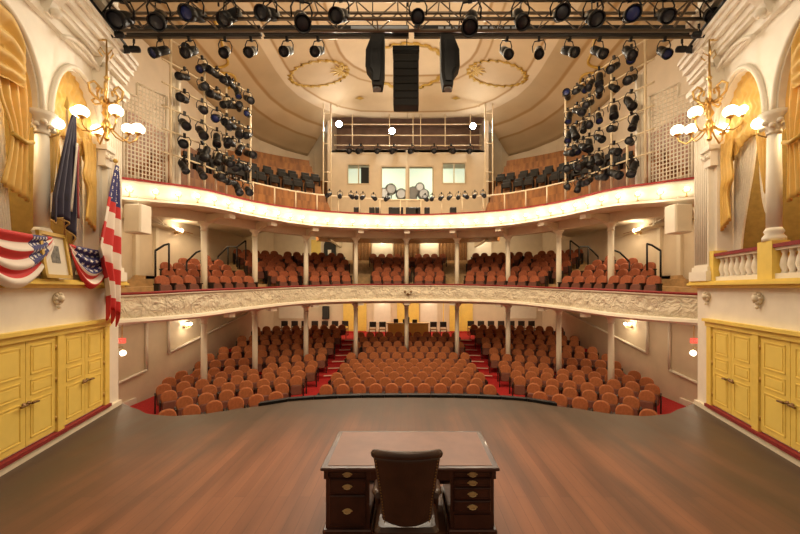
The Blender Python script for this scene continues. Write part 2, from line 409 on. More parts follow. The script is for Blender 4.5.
ft = empty('footlight_trough', (0, 8.6, 0), 'low black footlight trough along the curved front edge of the stage', 'trough')
for j in range(12):
    b = MB(); xa, xb = -3.3+.55*j, -3.3+.55*(j+1)-.01; ya, yb = edge_y(xa)+.03, edge_y(xb)+.03
    b.hexa([(xa, ya, -.12), (xb, yb, -.12), (xb, yb+.14, -.12), (xa, ya+.14, -.12), (xa, ya, .055), (xb, yb, .055), (xb, yb+.14, .055), (xa, ya+.14, .055)]); b.build('housing', 'black', ft)
def row_y(k, x):
    d0 = 11.8+.85*k; R = 8.8+1.5*k; x = min(abs(x), R*.96)
    return d0-(R-math.sqrt(R*R-x*x))
def stalls_z(k): return -1.39 if k < 6 else -1.39+.135*(k-5)
mb = MB(); mb.box(-XW, XW, 7.0, 25.5, -1.55, -1.39)
for k in range(6, 13):      # risers and treads that follow the rows
    z0, z1 = -1.39, stalls_z(k)
    def tp(a, b, k=k):
        x = -XW+2*XW*a; y0 = row_y(k, x)-.62; y1 = 25.4 if k == 12 else row_y(k+1, x)-.62
        return (x, y0+(y1-y0)*b, stalls_z(k))
    mb.grid(tp, 40, 1, False)
    for j in range(40):
        xa, xb = -XW+2*XW*j/40, -XW+2*XW*(j+1)/40
        ya, yb = row_y(k, xa)-.62, row_y(k, xb)-.62
        i = mb.pts([(xa, ya, stalls_z(k-1)), (xb, yb, stalls_z(k-1)), (xb, yb, z1), (xa, ya, z1)]); mb.face([i, i+1, i+2, i+3])
sf = struct(mb.build('floor', 'redcarpet', recalc=False))
M['nosing'] = mat('pale_nosing', (.80, .62, .50), .5)
for k in range(6, 13):
    for s in (-1, 1):
        b = MB(); xa, xb = s*2.9, s*3.72
        ya, yb = row_y(k, xa)-.64, row_y(k, xb)-.64; z = stalls_z(k)
        b.hexa([(xa, ya, z-.025), (xb, yb, z-.025), (xb, yb+.05, z-.025), (xa, ya+.05, z-.025), (xa, ya, z+.006), (xb, yb, z+.006), (xb, yb+.05, z+.006), (xa, ya+.05, z+.006)])
        b.build('stair_nosing', 'nosing', sf)

# ------------------------------------------------------------------ auditorium walls and dome
WALLPLAN = [(-9.5, 8.15), (-9.5, 18.2), (-9.35, 20.0), (-8.9, 21.6), (-7.9, 23.2), (-6.4, 24.6), (-4.6, 25.4), (0, 25.6)]
for s, nm in ((-1, 'wall_left'), (1, 'wall_right')):
    mb = MB(); mb.box(s*9.5, s*9.7, 8.1, 25.7, -1.5, 6.9)
    pl = [(s*abs(x), y) for x, y in WALLPLAN[:5]]
    for (xa, ya), (xb, yb) in zip(pl, pl[1:]):
        n = Vector((-(yb-ya), xb-xa)).normalized()*(.15*s*-1)
        n = Vector((s*.15, .05))
        mb.hexa([(xa, ya, 6.9), (xb, yb, 6.9), (xb+n.x, yb+n.y, 6.9), (xa+n.x, ya+n.y, 6.9), (xa, ya, 12.6), (xb, yb, 12.6), (xb+n.x, yb+n.y, 12.6), (xa+n.x, ya+n.y, 12.6)])
    struct(mb.build(nm, 'wallcream'))
mb = MB(); mb.box(-9.7, 9.7, 25.5, 25.7, -1.5, 6.9)
pl = [(x, y) for x, y in WALLPLAN[4:]]; pl = pl + [(-x, y) for x, y in pl[-2::-1]]
for (xa, ya), (xb, yb) in zip(pl, pl[1:]):
    mb.hexa([(xa, ya, 6.9), (xb, yb, 6.9), (xb, yb+.2, 6.9), (xa, ya+.2, 6.9), (xa, ya, 13.4), (xb, yb, 13.4), (xb, yb+.2, 13.4), (xa, ya+.2, 13.4)])
struct(mb.build('wall_rear', 'wallcream'))
# proscenium return walls
for s, nm in ((-1, 'wall_proscenium_left'), (1, 'wall_proscenium_right')):
    mb = MB(); mb.box(s*6.62, s*9.6, 7.95, 8.15, -1.5, 14); struct(mb.build(nm, 'cream'))
struct(MB().box(-9.6, 9.6, 7.95, 8.15, 10.6, 14).build('wall_proscenium_top', 'cream'))

CX, CY = 0, 15.0
OUTLINE = []
for x, y in WALLPLAN[:-1]: OUTLINE.append((x, y))
def boundary(th, P=None):
    """where a ray from the dome centre meets the wall plan (mirrored), and the spring height"""
    dx, dy = math.sin(th), math.cos(th)          # th = 0 looks to the rear
    segs = []
    P = P or [(-9.5, 8.15), (-9.5, 18.2), (-9.35, 20.0), (-8.9, 21.6), (-7.9, 23.2), (-6.4, 24.6), (-4.75, 25.3), (-4.65, 21.6), (-2.3, 21.9), (0, 22.0)]
    P = [(0, 8.15)] + P; P = P + [(-x, y) for x, y in P[-2::-1]]
    best = 20
    for (xa, ya), (xb, yb) in zip(P, P[1:]):
        ex, ey = xb-xa, yb-ya; den = dx*ey-dy*ex
        if abs(den) < 1e-9: continue
        t = ((xa-CX)*ey-(ya-CY)*ex)/den; u = ((xa-CX)*dy-(ya-CY)*dx)/den
        if t > 0 and -1e-6 <= u <= 1+1e-6: best = min(best, t)
    return best
def boundary0(th):
    P = [(-9.5, 8.15), (-9.5, 18.2), (-9.35, 20.0), (-8.9, 21.6), (-7.9, 23.2), (-6.4, 24.6), (-4.6, 25.4), (0, 25.6)]
    return boundary(th, P)
def spring(th):
    a = abs((th+PI) % (2*PI)-PI)
    e = max(0, 1-a/.72); e = e*e*(3-2*e)
    return 11.5 + 1.55*min(1, e*1.6)
def ceil_pt(th, rho):
    R = boundary(th)*rho; q = min(1, R/boundary0(th))
    return (CX+math.sin(th)*R, CY+math.cos(th)*R, 11.5+2.2*(1-q**2.6))
def ceil_z(x, y):
    th = math.atan2(x-CX, y-CY); r = math.hypot(x-CX, y-CY); return 11.5+2.2*(1-min(1, r/boundary0(th))**2.6)
mb = MB(); NT = 288
mb.grid(lambda a, b: ceil_pt(2*PI*a, max(b, .002)), NT, 40, True, 'polar', lambda a, b: (b*boundary(2*PI*a)/boundary0(2*PI*a), a))
ceil = struct(solid(mb.build('ceiling', 'dome', recalc=False), -.15))
# roof above the booth recess
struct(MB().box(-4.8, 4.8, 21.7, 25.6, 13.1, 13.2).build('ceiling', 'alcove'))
for s in (-1, 1): struct(MB().box(*sorted((s*4.68, s*4.85)), 21.7, 25.5, 5.5, 13.2).build('wall_alcove_'+SIDE[s], 'wallcream'))
def medallion(cx, cy, rx, ry, nm='painted_medallion'):
    b = MB(); n = 96
    def rp(a, k):
        t = 2*PI*a; wob = 1+.035*math.sin(t*22)*k
        x, y = cx+rx*k*wob*math.cos(t), cy+ry*k*wob*math.sin(t); return (x, y, ceil_z(x, y)-.03)
    for k0, k1 in ((.92, 1.03), ):
        b.grid(lambda a, c: rp(a, k0+(k1-k0)*c), n, 1)
    for j in range(22):         # leaves of the wreath
        t = 2*PI*j/22; x, y = cx+rx*math.cos(t), cy+ry*math.sin(t)
        b.grid(lambda a, c: (x+.16*(a-.5)*1.6*math.cos(t+c), y+.11*(c-.5)*2, ceil_z(x, y)-.035), 1, 1)
    return b
for cx in (-4.45, 4.45):
    b = medallion(cx, 18.0, 1.42, .92)
    sg = 1 if cx < 0 else -1
    for j in range(9):           # a spray of pointed leaves at the inner end of the oval
        t = PI*(j-4)/6.5; L_ = .62-.05*abs(j-4); x0, y0 = cx+sg*1.15, 18.0
        def leaf(a, c, t=t, L_=L_, x0=x0, y0=y0):
            l = L_*c; wd = .13*math.sin(PI*min(1, c*.95+.03)); px = x0-sg*(l*math.cos(t)); py = y0+l*math.sin(t)
            x = px+wd*(a-.5)*math.sin(t)*sg; y = py+wd*(a-.5)*math.cos(t); return (x, y, ceil_z(x, y)-.035)
        b.grid(leaf, 2, 6)
    solid(b.build('painted_medallion', 'gold', ceil, recalc=False), .01)
solid(medallion(0, 17.9, 1.9, 1.65).build('painted_medallion', 'gold', ceil, recalc=False), .01)
for s in (-1, 1):       # little gold scroll at the rear edge and pointed corner scrolls
    b = MB(); b.grid(lambda a, c: (s*2.7+.5*(a-.5), 20.2+.35*(c-.5)*(1-abs(2*a-1)), ceil_z(s*2.7, 20.2)-.05), 6, 1)
    solid(b.build('painted_scroll', 'gold', ceil, recalc=False), .01)
    for pts in ([(8.7, 15.1), (8.2, 15.6), (7.8, 15.6), (7.65, 15.0), (7.4, 14.2), (7.2, 13.4)], [(8.6, 15.9), (8.2, 16.0), (7.95, 16.4), (8.1, 16.9), (8.5, 17.0)]):
        P = [catmull(pts, k/4) for k in range(4*(len(pts)-1)+1)] if 'catmull' in globals() else pts
        b = MB(); b.tube([(s*x, y, ceil_z(x, y)-.03) for x, y in P], .06, 6); b.build('painted_scroll', 'gold', ceil)
# upper wainscot of boards round the gallery
def wains(side):
    b = MB(); P = [(side*abs(x)*.993, y) for x, y in WALLPLAN]
    zt = [8.2, 8.9, 9.4, 9.85, 9.95, 10.0, 10.0, 10.0]
    Q = []
    for k in range(len(P)-1):
        nn = 5 if k == 0 else 2
        for j in range(nn):
            f = j/nn; Q.append((P[k][0]+(P[k+1][0]-P[k][0])*f, P[k][1]+(P[k+1][1]-P[k][1])*f-.05, (7.6 if k == 0 and j == 0 else zt[k]+(zt[k+1]-zt[k])*f)))
    Q.append((P[-1][0], P[-1][1]-.05, 10))
    Q = [q for q in Q if q[1] > 11.0]
    for (xa, ya, za), (xb, yb, zb) in zip(Q, Q[1:]):
        zz = max(za, zb) if int(ya*1.3) % 2 else min(za, zb)+.1
        b.hexa([(xa, ya, 6.5), (xb, yb, 6.5), (xb+side*.06, yb+.05, 6.5), (xa+side*.06, ya+.05, 6.5), (xa, ya, zz), (xb, yb, zz), (xb+side*.06, yb+.05, zz), (xa+side*.06, ya+.05, zz)])
    return b
for s, nm in ((-1, 'trim_1'), (1, 'trim_2')): struct(wains(s).build(nm, 'orangewood'))

# ------------------------------------------------------------------ balconies
def sweep(prof, mat_, name, parent, smin=ARC[0], smax=ARC[-1], n=150, smooth=True):
    """prof(v) -> closed list of (offset outward from the front line, z)"""
    b = MB(); rings = []
    for k in range(n+1):
        s = smin+(smax-smin)*k/n; v, nn = frame(s)
        pr = prof(v)
        rings.append(b.pts([(v[0]+nn.x*o, v[1]+nn.y*o, z) for o, z in pr])); m = len(pr)
    for r0, r1 in zip(rings, rings[1:]):
        for j in range(m): b.face([r0+j, r1+j, r1+(j+1) % m, r0+(j+1) % m], False)
    b.face([rings[0]+j for j in range(m)]); b.face([rings[-1]+j for j in range(m-1, -1, -1)])
    return b.build(name, mat_, parent)
def tiers(name, m, parent, bands, zf, g=lambda v: 1):
    """steps following the balcony curve: bands = [(off0, off1, rise)]; no rise where the step would lie beyond the side wall"""
    b = MB(); rows = []; last = [0]*len(SS)
    for o0, o1, dz in bands:
        inside = [abs(off_pt(s, o0, False)[0]) < XW-.1 for s in SS]
        for o in (o0, o1):
            ps = []
            for q, s in enumerate(SS):
                x, y, v = off_pt(s, o)
                if inside[q]: last[q] = dz
                ps.append((x, y, zf(v)+last[q]*g(v)))
            rows.append(b.pts(ps))
    for r0, r1 in zip(rows, rows[1:]):
        for j in range(len(SS)-1): b.face([r0+j, r0+j+1, r1+j+1, r1+j])
    return b.build(name, m, parent, recalc=False)
LOW = empty('balcony', (0, 18.3, 1.9), 'lower horseshoe balcony with carved cream front and dark red rail, holding raked seats', 'balcony')
UPP = empty('balcony', (0, 18.3, 5.5), 'upper horseshoe gallery with smooth white lamp-lit front and thin red rail', 'balcony')
ltz = lambda v: v[4]; lbz = lambda v: v[5]; utz = lambda v: v[2]; ubz = lambda v: v[3]
sweep(lambda v: [(.05, v[4]-.06), (0, v[4]-.16), (-.01, v[5]+.34), (.03, v[5]+.16), (.14, v[5]+.16), (.14, v[4]-.06)], 'relief', 'carved_front', LOW)
sweep(lambda v: [(-.04, v[4]-.06), (-.06, v[4]-.02), (-.03, v[4]+.01), (.18, v[4]+.01), (.20, v[4]-.06)], 'red', 'handrail', LOW)
sweep(lambda v: [(.0, v[4]-.11), (-.045, v[4]-.085), (-.045, v[4]-.062), (.14, v[4]-.062), (.14, v[4]-.11)], 'white', 'top_moulding', LOW)
sweep(lambda v: [(-.02, v[5]+.16), (-.11, v[5]+.13), (-.13, v[5]+.06), (-.04, v[5]), (.25, v[5]), (.25, v[5]+.16)], 'white', 'cornice', LOW)
TREAD_L = [(.10, 1.35, 0)] + [(1.35+.75*(k-1), 1.35+.75*k, .25*k) for k in range(1, 9)]
tiers('stepped_floor', 'wood', LOW, TREAD_L, lambda v: v[4]-.40)
tiers('soffit', 'cream', LOW, [(.1, 1.1, .06), (1.1, 9, .08)], lambda v: v[5])
sweep(lambda v: [(-.0, v[2]-.05), (-.03, v[2]-.14), (-.03, v[2]-.30), (-.06, v[2]-.5), (-.07, v[3]+.2), (-.02, v[3]+.12), (.12, v[3]+.12), (.12, v[2]-.05)], 'white', 'lamp_lit_front', UPP)
sweep(lambda v: [(-.05, v[2]-.05), (-.06, v[2]+.0), (.16, v[2]+.0), (.16, v[2]-.05)], 'red', 'handrail', UPP)
sweep(lambda v: [(-.05, v[3]+.13), (-.20, v[3]+.10), (-.22, v[3]+.04), (-.10, v[3]), (.25, v[3]), (.25, v[3]+.13)], 'white', 'cornice', UPP)
TREAD_U = [(.10, .9, 0)] + [(.9+.8*(k-1), .9+.8*k, .60*k) for k in range(1, 9)]
GU = lambda v: max(0, min(1, (abs(v[0])-2.9)/.2))*max(0, min(1, (v[1]-10.5)/1.5))
tiers('stepped_floor', 'orangewood', UPP, TREAD_U, lambda v: v[2]-.45, GU)
GS = lambda v: max(0, min(1, (v[1]-11.5)/3))
tiers('soffit', 'cream', UPP, [(.1, 1.1, .05), (1.3, 1.4, .20), (7.5, 9, 1.0)], lambda v: v[3]+.1, GS)
sweep(lambda v: [(1.14, v[3]-.20), (1.42, v[3]-.20), (1.42, v[3]+.35), (1.14, v[3]+.35)], 'cream', 'column_beam', UPP, ARC[0]+2.6, ARC[-1]-2.6)
sweep(lambda v: [(1.14, v[5]-.10), (1.40, v[5]-.10), (1.40, v[5]+.10), (1.14, v[5]+.10)], 'cream', 'column_beam', LOW, ARC[0]+2.6, ARC[-1]-2.6)
# red upper pipe rail: white tube with posts
RS = [s for s in SS if frame(s)[0][1] > 13.2]
b = MB(); b.tube([(*off_pt(s, .1)[:2], frame(s)[0][2]+.70) for s in RS], .03, 6); b.build('pipe_rail', 'pipe', UPP)
s = RS[0]+.1
while s < RS[-1]:
    x, y, v = off_pt(s, .1); MB().tube([(x, y, v[2]-.02), (x, y, v[2]+.70)], .028, 6).build('rail_post', 'pipe', UPP); s += .95

# columns
def s_at_px(px):
    """arc length whose column (1.28 m behind the front) lies on the given bearing"""
    t = (px-408)/360; best = min(SS, key=lambda s: abs(off_pt(s, 1.28)[0]/off_pt(s, 1.28)[1]-t)); 
    lo, hi = best-.3, best+.3
    for _ in range(30):
        mid = (lo+hi)/2; q = off_pt(mid, 1.28)
        if q[0]/q[1] < t: lo = mid
        else: hi = mid
    return lo
COLS = [s_at_px(p) for p in (204, 255, 306, 356, 406.5, 457, 508, 559, 611)]
COLXY = []
for i, s in enumerate(COLS):
    x, y, v = off_pt(s, 1.28); COLXY.append((x, y)); vv, nn = frame(s)
    nmz = (lambda: 'central' if i == 4 else nth(i+1 if i < 4 else 9-i) + (' from the left' if i < 4 else ' from the right'))()
    for lvl in (0, 1):
        zb = -1.39 if lvl == 0 else v[4]-.40; zt = (v[5] if lvl == 0 else v[3])-(.10 if lvl == 0 else .20)
        if lvl == 0: 
            for k in range(6, 13):
                if y > row_y(k, x)-.62: zb = stalls_z(k)
        c = empty('column', (x, y, zb), ('slim cream column %s, %s' % ('under the lower balcony' if lvl == 0 else 'between lower balcony and gallery', nmz)), 'column', 'columns under the lower balcony' if lvl == 0 else 'columns under the gallery')
        r = .108
        MB().lathe([(r*1.5, 0), (r*1.5, .1), (r*1.25, .16), (r*1.05, .2)], (x, y, zb), n=14).build('base', 'column', c)
        MB().lathe([(r, .2), (r*.98, (zt-zb)*.5), (r*.9, zt-zb-.28)], (x, y, zb), n=14).build('shaft', 'column', c)
        h = zt-zb
        MB().lathe([(r*1.15, h-.30), (r*1.15, h-.26), (r*.95, h-.24), (r*1.1, h-.14), (r*1.7, h-.06), (r*1.9, h-.05), (r*1.9, h+.0)], (x, y, zb), n=14).build('capital', 'column', c)
        # timber bracket out to the front
        b = MB(); q = [(1.30, 0), (.9, -.02), (.45, .18), (.22, .19), (.22, .02 if lvl else .0), (-.02+.24, .26), (1.30, .26)]
        t = Vector((-nn.y, nn.x)); zz = zt+ (.0 if lvl else -.02)
        poly = [(1.30, -.10), (1.0, -.02), (.55, .12), (.14, .14), (.14, .30), (1.30, .30)]
        pp = [(v[0]+nn.x*o-t.x*.07, v[1]+nn.y*o-t.y*.07, zz+z*(.9 if lvl else .45)) for o, z in poly]
        b.prism(pp, (t.x*.14, t.y*.14, 0)); b.build('bracket', 'cream', c)
        b = MB(); pp = [(v[0]+nn.x*o-t.x*.13, v[1]+nn.y*o-t.y*.13, (v[3] if lvl else v[5])+z) for o, z in ((.02, -.14), (.26, -.14), (.26, 0.02), (.02, .02))]
        b.prism(pp, (t.x*.26, t.y*.26, 0)); b.build('bracket_block', 'white', c)

# lamps along the gallery front
sc0 = None; smin = min(s for s in SS if frame(s)[0][1] > 9.15)
NSC = 40
for k in range(NSC):
    s = smin+.35+(-2*smin-.7)*k/(NSC-1); v, nn = frame(s)
    x, y = v[0]-nn.x*.16, v[1]-nn.y*.16; z = v[3]+.13
    if sc0 is None:
        sc0 = empty('front_lamp', (0, 0, 0))
        MB().lathe([(.04, 0), (.03, .02), (.012, .04), (.012, .16)], n=8).build('stem', 'brass', sc0)
        MB().tube([(-.09, 0, .19), (-.06, 0, .13), (0, 0, .11), (.06, 0, .13), (.09, 0, .19)], .011, 6).build('arm', 'brass', sc0)
        MB().ball((0, 0, .22), .05, 8).build('bulb', 'smallbulb', sc0)
        MB().ball((0, 0, .0), .001, 4)
        o = sc0
    else: o = copy_tree(sc0)
    o.location = (x, y, z); o.rotation_euler = (0, 0, math.atan2(-nn.x, nn.y))
    side = 'left' if k < NSC/2 else 'right'; q = k+1 if k < NSC/2 else NSC-k
    tag(o, 'small brass lamp on the white gallery front, %s from its %s end' % (nth(q), side), 'lamp', 'small lamps along the gallery front')
    if k % 2 == 0:
        l = point('front_lamp_light', (v[0]-nn.x*.42, v[1]-nn.y*.42, z+.18), 6, (1, .80, .56), .08)
v0_ = frame(0)[0]; cy_ = v0_[1]-.02; cz_ = (v0_[4]+v0_[5])/2
e = empty('wall_lamp', (0, cy_, cz_), 'tiny two-armed brass bracket at the middle of the carved balcony front', 'lamp')
MB().lathe([(.07, 0), (.05, .03), (.02, .08)], (0, cy_, cz_-.06), (0, -1, 0), 10).build('backplate', 'darkbrass', e)
for s in (-1, 1):
    MB().tube([(0, cy_-.06, cz_-.06), (s*.08, cy_-.12, cz_-.08), (s*.14, cy_-.12, cz_)], .014, 6).build('arm', 'darkbrass', e); MB().ball((s*.14, cy_-.12, cz_+.06), .06, 8).build('shade', 'darkbrass', e)
# ------------------------------------------------------------------ seats
def seat_proto(mname):
    r = empty('theatre_seat', (0, 0, 0))
    W_ = .218; b = MB(); prof = []
    for k in range(11):
        t = PI*k/10; prof.append((W_*math.copysign(abs(math.cos(t))**.85, math.cos(t)), min(9, .66+.20*abs(math.sin(t)))))
    poly = [(W_*.93, .40)] + prof + [(-W_*.93, .40)]
    def ring(sc, y0):
        out = []
        for x, z in poly:
            xx = x*sc; zz = .62+(z-.62)*(1-(1-sc)*.8); out.append((xx, y0+(zz-.4)*.16-.05*(1-(x/W_)**2)*.0, zz))
        return b.pts(out)
    rr = [ring(.86, -.060), ring(.97, -.045), ring(1, -.02), ring(1, .03)]; n = len(poly)
    for a, c in zip(rr, rr[1:]):
        for j in range(n): b.face([a+j, a+(j+1) % n, c+(j+1) % n, c+j], True)
    b.face([rr[0]+j for j in range(n)]); b.face([rr[-1]+j for j in range(n-1, -1, -1)])
    b.build('backrest', mname, r, local=False)
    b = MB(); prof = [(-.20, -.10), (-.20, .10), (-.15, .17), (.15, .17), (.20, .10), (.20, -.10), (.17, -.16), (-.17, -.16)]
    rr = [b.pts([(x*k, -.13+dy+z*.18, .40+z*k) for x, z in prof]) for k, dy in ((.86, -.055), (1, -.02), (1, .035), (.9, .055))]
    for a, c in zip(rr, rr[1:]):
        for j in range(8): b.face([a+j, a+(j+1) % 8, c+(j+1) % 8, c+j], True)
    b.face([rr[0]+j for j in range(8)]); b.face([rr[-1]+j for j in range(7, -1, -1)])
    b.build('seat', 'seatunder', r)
    for s in (-1, 1):
        b = MB(); x = s*.238
        b.box(x-.02, x+.02, -.20, .03, .0, .58); b.box(x-.02, x+.02, -.26, .06, .56, .60); b.box(x-.018, x+.018, -.20, .05, 0, .03)
        b.build('arm_frame', 'seatframe', r)
    return r
def merge_seats(places, name):       # many seats as one object, each with the full shape; places = (prototype, x, y, z, rz)
    V, F, MI, mats = [], [], [], []
    for pr, x, y, z, rz in places:
        c, s_ = math.cos(rz), math.sin(rz)
        for ch in pr.children:
            me = ch.data; m = me.materials[0]
            if m not in mats: mats.append(m)
            k = len(V); V += [(x+v.co.x*c-v.co.y*s_, y+v.co.x*s_+v.co.y*c, z+v.co.z) for v in me.vertices]
            for p in me.polygons: F.append([k+q for q in p.vertices]); MI.append(mats.index(m))
    me = bpy.data.meshes.new(name); me.from_pydata(V, [], F); me.polygons.foreach_set('material_index', MI)
    for m in mats: me.materials.append(m)
    me.update(); o = bpy.data.objects.new(name, me); COL.objects.link(o); return o
def near_col(x, y, r=.33): return any(math.hypot(x-a, y-c) < r for a, c in COLXY)
st = []     # (block, row, x, y, z, rz)
for k in range(0, 11):
    n = 11 if k % 2 == 0 else 10
    for j in range(n):
        x = (j-(n-1)/2)*.53; y = 11.8+.85*k-x*x/40
        st.append(('centre', k, x, y, stalls_z(k), 0))
for sd in (-1, 1):
    for k in range(0, 13):
        R = 8.8+1.5*k; x = 3.98+.14*(k % 2); lim = min(6.25+.6*k, 8.7)
        while x < lim:
            y = row_y(k, x); th = math.asin(min(.9, x/R))
            st.append((SIDE[sd], k, sd*x, y, stalls_z(k), -sd*th)); x += .535*math.cos(th)
st = [q for q in st if not near_col(q[2], q[3])]
st.sort(key=lambda q: q[3])
from collections import defaultdict
cnt = defaultdict(list)
for q in st: cnt[(q[0], q[1])].append(q[2])
for kk in cnt: cnt[kk].sort()
ALL = []        # (size rank, prototype number, x, y, z, rz, label, group)
for q in st:
    ALL.append((q[3]+(8 if q[1] > 8 else 0), 0, *q[2:6], 'rust theatre seat, %s block of the stalls, %s row, %s from the left' % (q[0], nth(q[1]+1), nth(cnt[(q[0], q[1])].index(q[2])+1)), 'stalls seats in the %s block' % q[0]))
print('STALLS', len(st))
# lower balcony seats
A1 = min(SS, key=lambda s: abs(frame(s)[0][0]+1.8) + (0 if frame(s)[0][1] > 14 else 9)); A2 = min(SS, key=lambda s: abs(frame(s)[0][0]+5.1)+(0 if frame(s)[0][1] > 12 else 9))
A1, A2 = abs(A1), abs(A2)
dc = []
for k in range(7):
    off = 1.15+.75*k; pos = []; acc = 0.13*(k % 2); px_, py_, _ = off_pt(0, off, False)
    half = []; s = 0; last = (px_, py_); tgt = .25 if k % 2 else .0
    while s < ARC[-1]:
        x, y, v = off_pt(s, off, False); acc += math.hypot(x-last[0], y-last[1]); last = (x, y)
        if acc >= tgt-1e-9: half.append((s, x, y)); tgt += .505
        s += .02
    for sd in (-1, 1):
        for s, x, y in half:
            if s == 0 and sd == 1: continue
            if sd == 1 and x < .2: continue
            xs = sd*abs(x)
            vv, nn = frame(s)
            if abs(x)/y > .70 or y < 10.3 or abs(x) > 9.1 or y > 24.9 or frame(s)[0][1] < 10.1: continue
            if (abs(s-A1) < .42 or abs(s-A2) < .44): continue
            if near_col(xs, y, .24): continue
            dc.append((k, s*sd, xs, y, vv[4]-.40+.25*k, -sd*math.atan2(nn.x, nn.y)))
# drop seats that crowd where the curve turns
keep = []
for q in dc:
    if all(math.hypot(q[2]-p[2], q[3]-p[3]) > .42 for p in keep if p[0] == q[0]): keep.append(q)
dc = keep
rows_ = defaultdict(list)
for q in dc: rows_[q[0]].append(q[1])
for r_ in rows_.values(): r_.sort()
print('CIRCLE', len(dc))
for q in dc:
    ALL.append((q[3]-1.0, 1, *q[2:6], 'russet seat in the lower balcony, %s row, %s from the left' % (nth(q[0]+1), nth(rows_[q[0]].index(q[1])+1)), 'lower balcony seats'))
ALL.sort(key=lambda q: q[0])
PR = [seat_proto('seat'), seat_proto('seat2')]; used_ = [False, False]
for q in ALL[:300]:
    i = q[1]; o = copy_tree(PR[i]) if used_[i] else PR[i]; used_[i] = True
    if o is PR[i]: home = q
    o.location = q[2:5]; o.rotation_euler = (0, 0, q[5]); tag(o, q[6], 'seat', q[7])
if len(ALL) > 300: tag(merge_seats([(PR[q[1]], *q[2:6]) for q in ALL[300:]], 'theatre_seats'), 'all the farther rust and russet theatre seats behind the nearer rows, stalls and balcony', 'seats', kind='stuff')
# loose chairs along the back of the stalls
def chair_proto():
    r = empty('loose_chair', (0, 0, 0))
    MB().bevbox(-.22, .22, -.22, .22, .43, .48, .012).build('seat', 'drape', r)
    MB().bevbox(-.2, .2, .17, .22, .58, .92, .012).build('backrest', 'seatframe', r)
    for sx in (-1, 1):
        MB().tube([(sx*.2, .2, .92), (sx*.2, .2, 0)], .016, 6).build('rear_leg', 'seatframe', r); MB().tube([(sx*.2, -.2, .44), (sx*.2, -.2, 0)], .016, 6).build('front_leg', 'seatframe', r)
    return r
cp = chair_proto(); first = True
for sd in (-1, 1):
    for j in range(9):
        if j < 2: x, y = sd*(1.62+j*.62), 22.7
        else: x, y = sd*(4.1+(j-2)*.66), 23.3
        o = cp if first else copy_tree(cp); first = False
        o.location = (x, y, stalls_z(12))
        tag(o, 'dark loose chair behind the %s stalls, %s from the control desk' % (SIDE[sd], nth(j+1)), 'chair', 'loose chairs at the back of the stalls')
# sound desk at the back of the stalls
sd_ = empty('control_desk', (0, 22.4, stalls_z(12)), 'low olive-fronted control desk at the centre back of the stalls', 'desk')
MB().box(-1.25, 1.25, 22.15, 22.25, stalls_z(12), .42).build('front_panel', 'yellow', sd_); MB().box(-1.3, 1.3, 22.1, 22.8, .42, .46).build('top', 'wood', sd_)
for k, (x, w_, h) in enumerate(((-.75, .28, .24), (-.15, .36, .22), (.0, .18, .34), (.42, .30, .2))):
    e = MB(); yb_ = 22.3+ (.16 if k == 2 else 0); e.bevbox(x-w_/2, x+w_/2, yb_, yb_+.14, .46, .46+h, .01)
    tag(e.build('equipment_case', 'blackmat'), 'black equipment case on the control desk, %s from the left' % nth(k+1), 'equipment')

# ------------------------------------------------------------------ rear and side wall features
def panel(s, name_mat, pts2, y):      # framed panel on the rear wall
    pass
def rear_panel(x0, x1, z0, z1, y=25.46, m='white', lamp=False, lab='', ytop=None):
    r = empty('wall_panel', ((x0+x1)/2, y, z0), lab, 'wall panel')
    MB().box(x0, x1, y-.02, y+.02, z0, z1).build('field', m, r)
    b = MB(); t = .06
    for a in ((x0, x1, z0, z0+t), (x0, x1, z1-t, z1), (x0, x0+t, z0, z1), (x1-t, x1, z0, z1)): b.box(a[0], a[1], y-.05, y+.0, a[2], a[3])
    b.build('frame', 'cream', r); return r
def wall_lamp(x, y, z, ax, lab, power=14, r=.07):
    """two-armed brass bracket with small globes; ax = direction away from the wall"""
    n = Vector(ax).normalized(); t = Vector((-n.y, n.x, 0)); p = Vector((x, y, z))
    e = empty('wall_lamp', p, lab, 'lamp')
    MB().lathe([(.07, 0), (.07, .02), (.03, .05), (.02, .08)], p, n, 10).build('backplate', 'brass', e)
    for s in (-1, 1):
        a = MB().tube([tuple(p+n*.06), tuple(p+n*.14+t*s*.06+Vector((0, 0, -.05))), tuple(p+n*.18+t*s*.13+Vector((0, 0, .0))), tuple(p+n*.18+t*s*.13+Vector((0, 0, .05)))], .011, 6)
        a.build('arm', 'brass', e); c = p+n*.18+t*s*.13+Vector((0, 0, .11)); MB().ball(tuple(c), r, 10).build('globe', 'bulb', e)
    point('wall_lamp_light', tuple(p+n*.30+Vector((0, 0, .12))), power, (1, .78, .5), .07)
    return e
# lower balcony level: pale panels between brown drapes
for i, (a, c) in enumerate(((-2.55, -1.05), (.85, 2.15), (4.2, 5.9))):
    rear_panel(a, c, 3.9, 6.05, lab='pale framed wall panel at the back of the lower balcony, %s from the left' % nth(i+1))
    point('panel_light', ((a+c)/2, 25.0, 6.0), 16, (1, .84, .62), .06)
for i, (a, c) in enumerate(((-3.9, -2.6), (-.98, -.2), (.05, .78), (2.2, 3.4), (3.5, 4.15))):
    b = MB(); b.grid(lambda u, v_: (a+(c-a)*u, 25.38+.04*math.sin(u*(c-a)*26), 3.9+2.3*v_), 60, 2)
    tag(solid(b.build('brown_drape', 'drape'), .015), 'brown pleated drape on the lower balcony rear wall, %s from the left' % nth(i+1), 'drape')
e = empty('arched_cabinet', (-5.5, 25.3, 4.6), 'dark arched cabinet with small white panel on lower balcony rear wall', 'cabinet')
b = MB(); pr = [(-.42, 0), (.42, 0), (.40, .85)] + [(.40*math.cos(t), .85+.42*math.sin(t)) for t in [PI*k/10 for k in range(1, 10)]] + [(-.40, .85)]
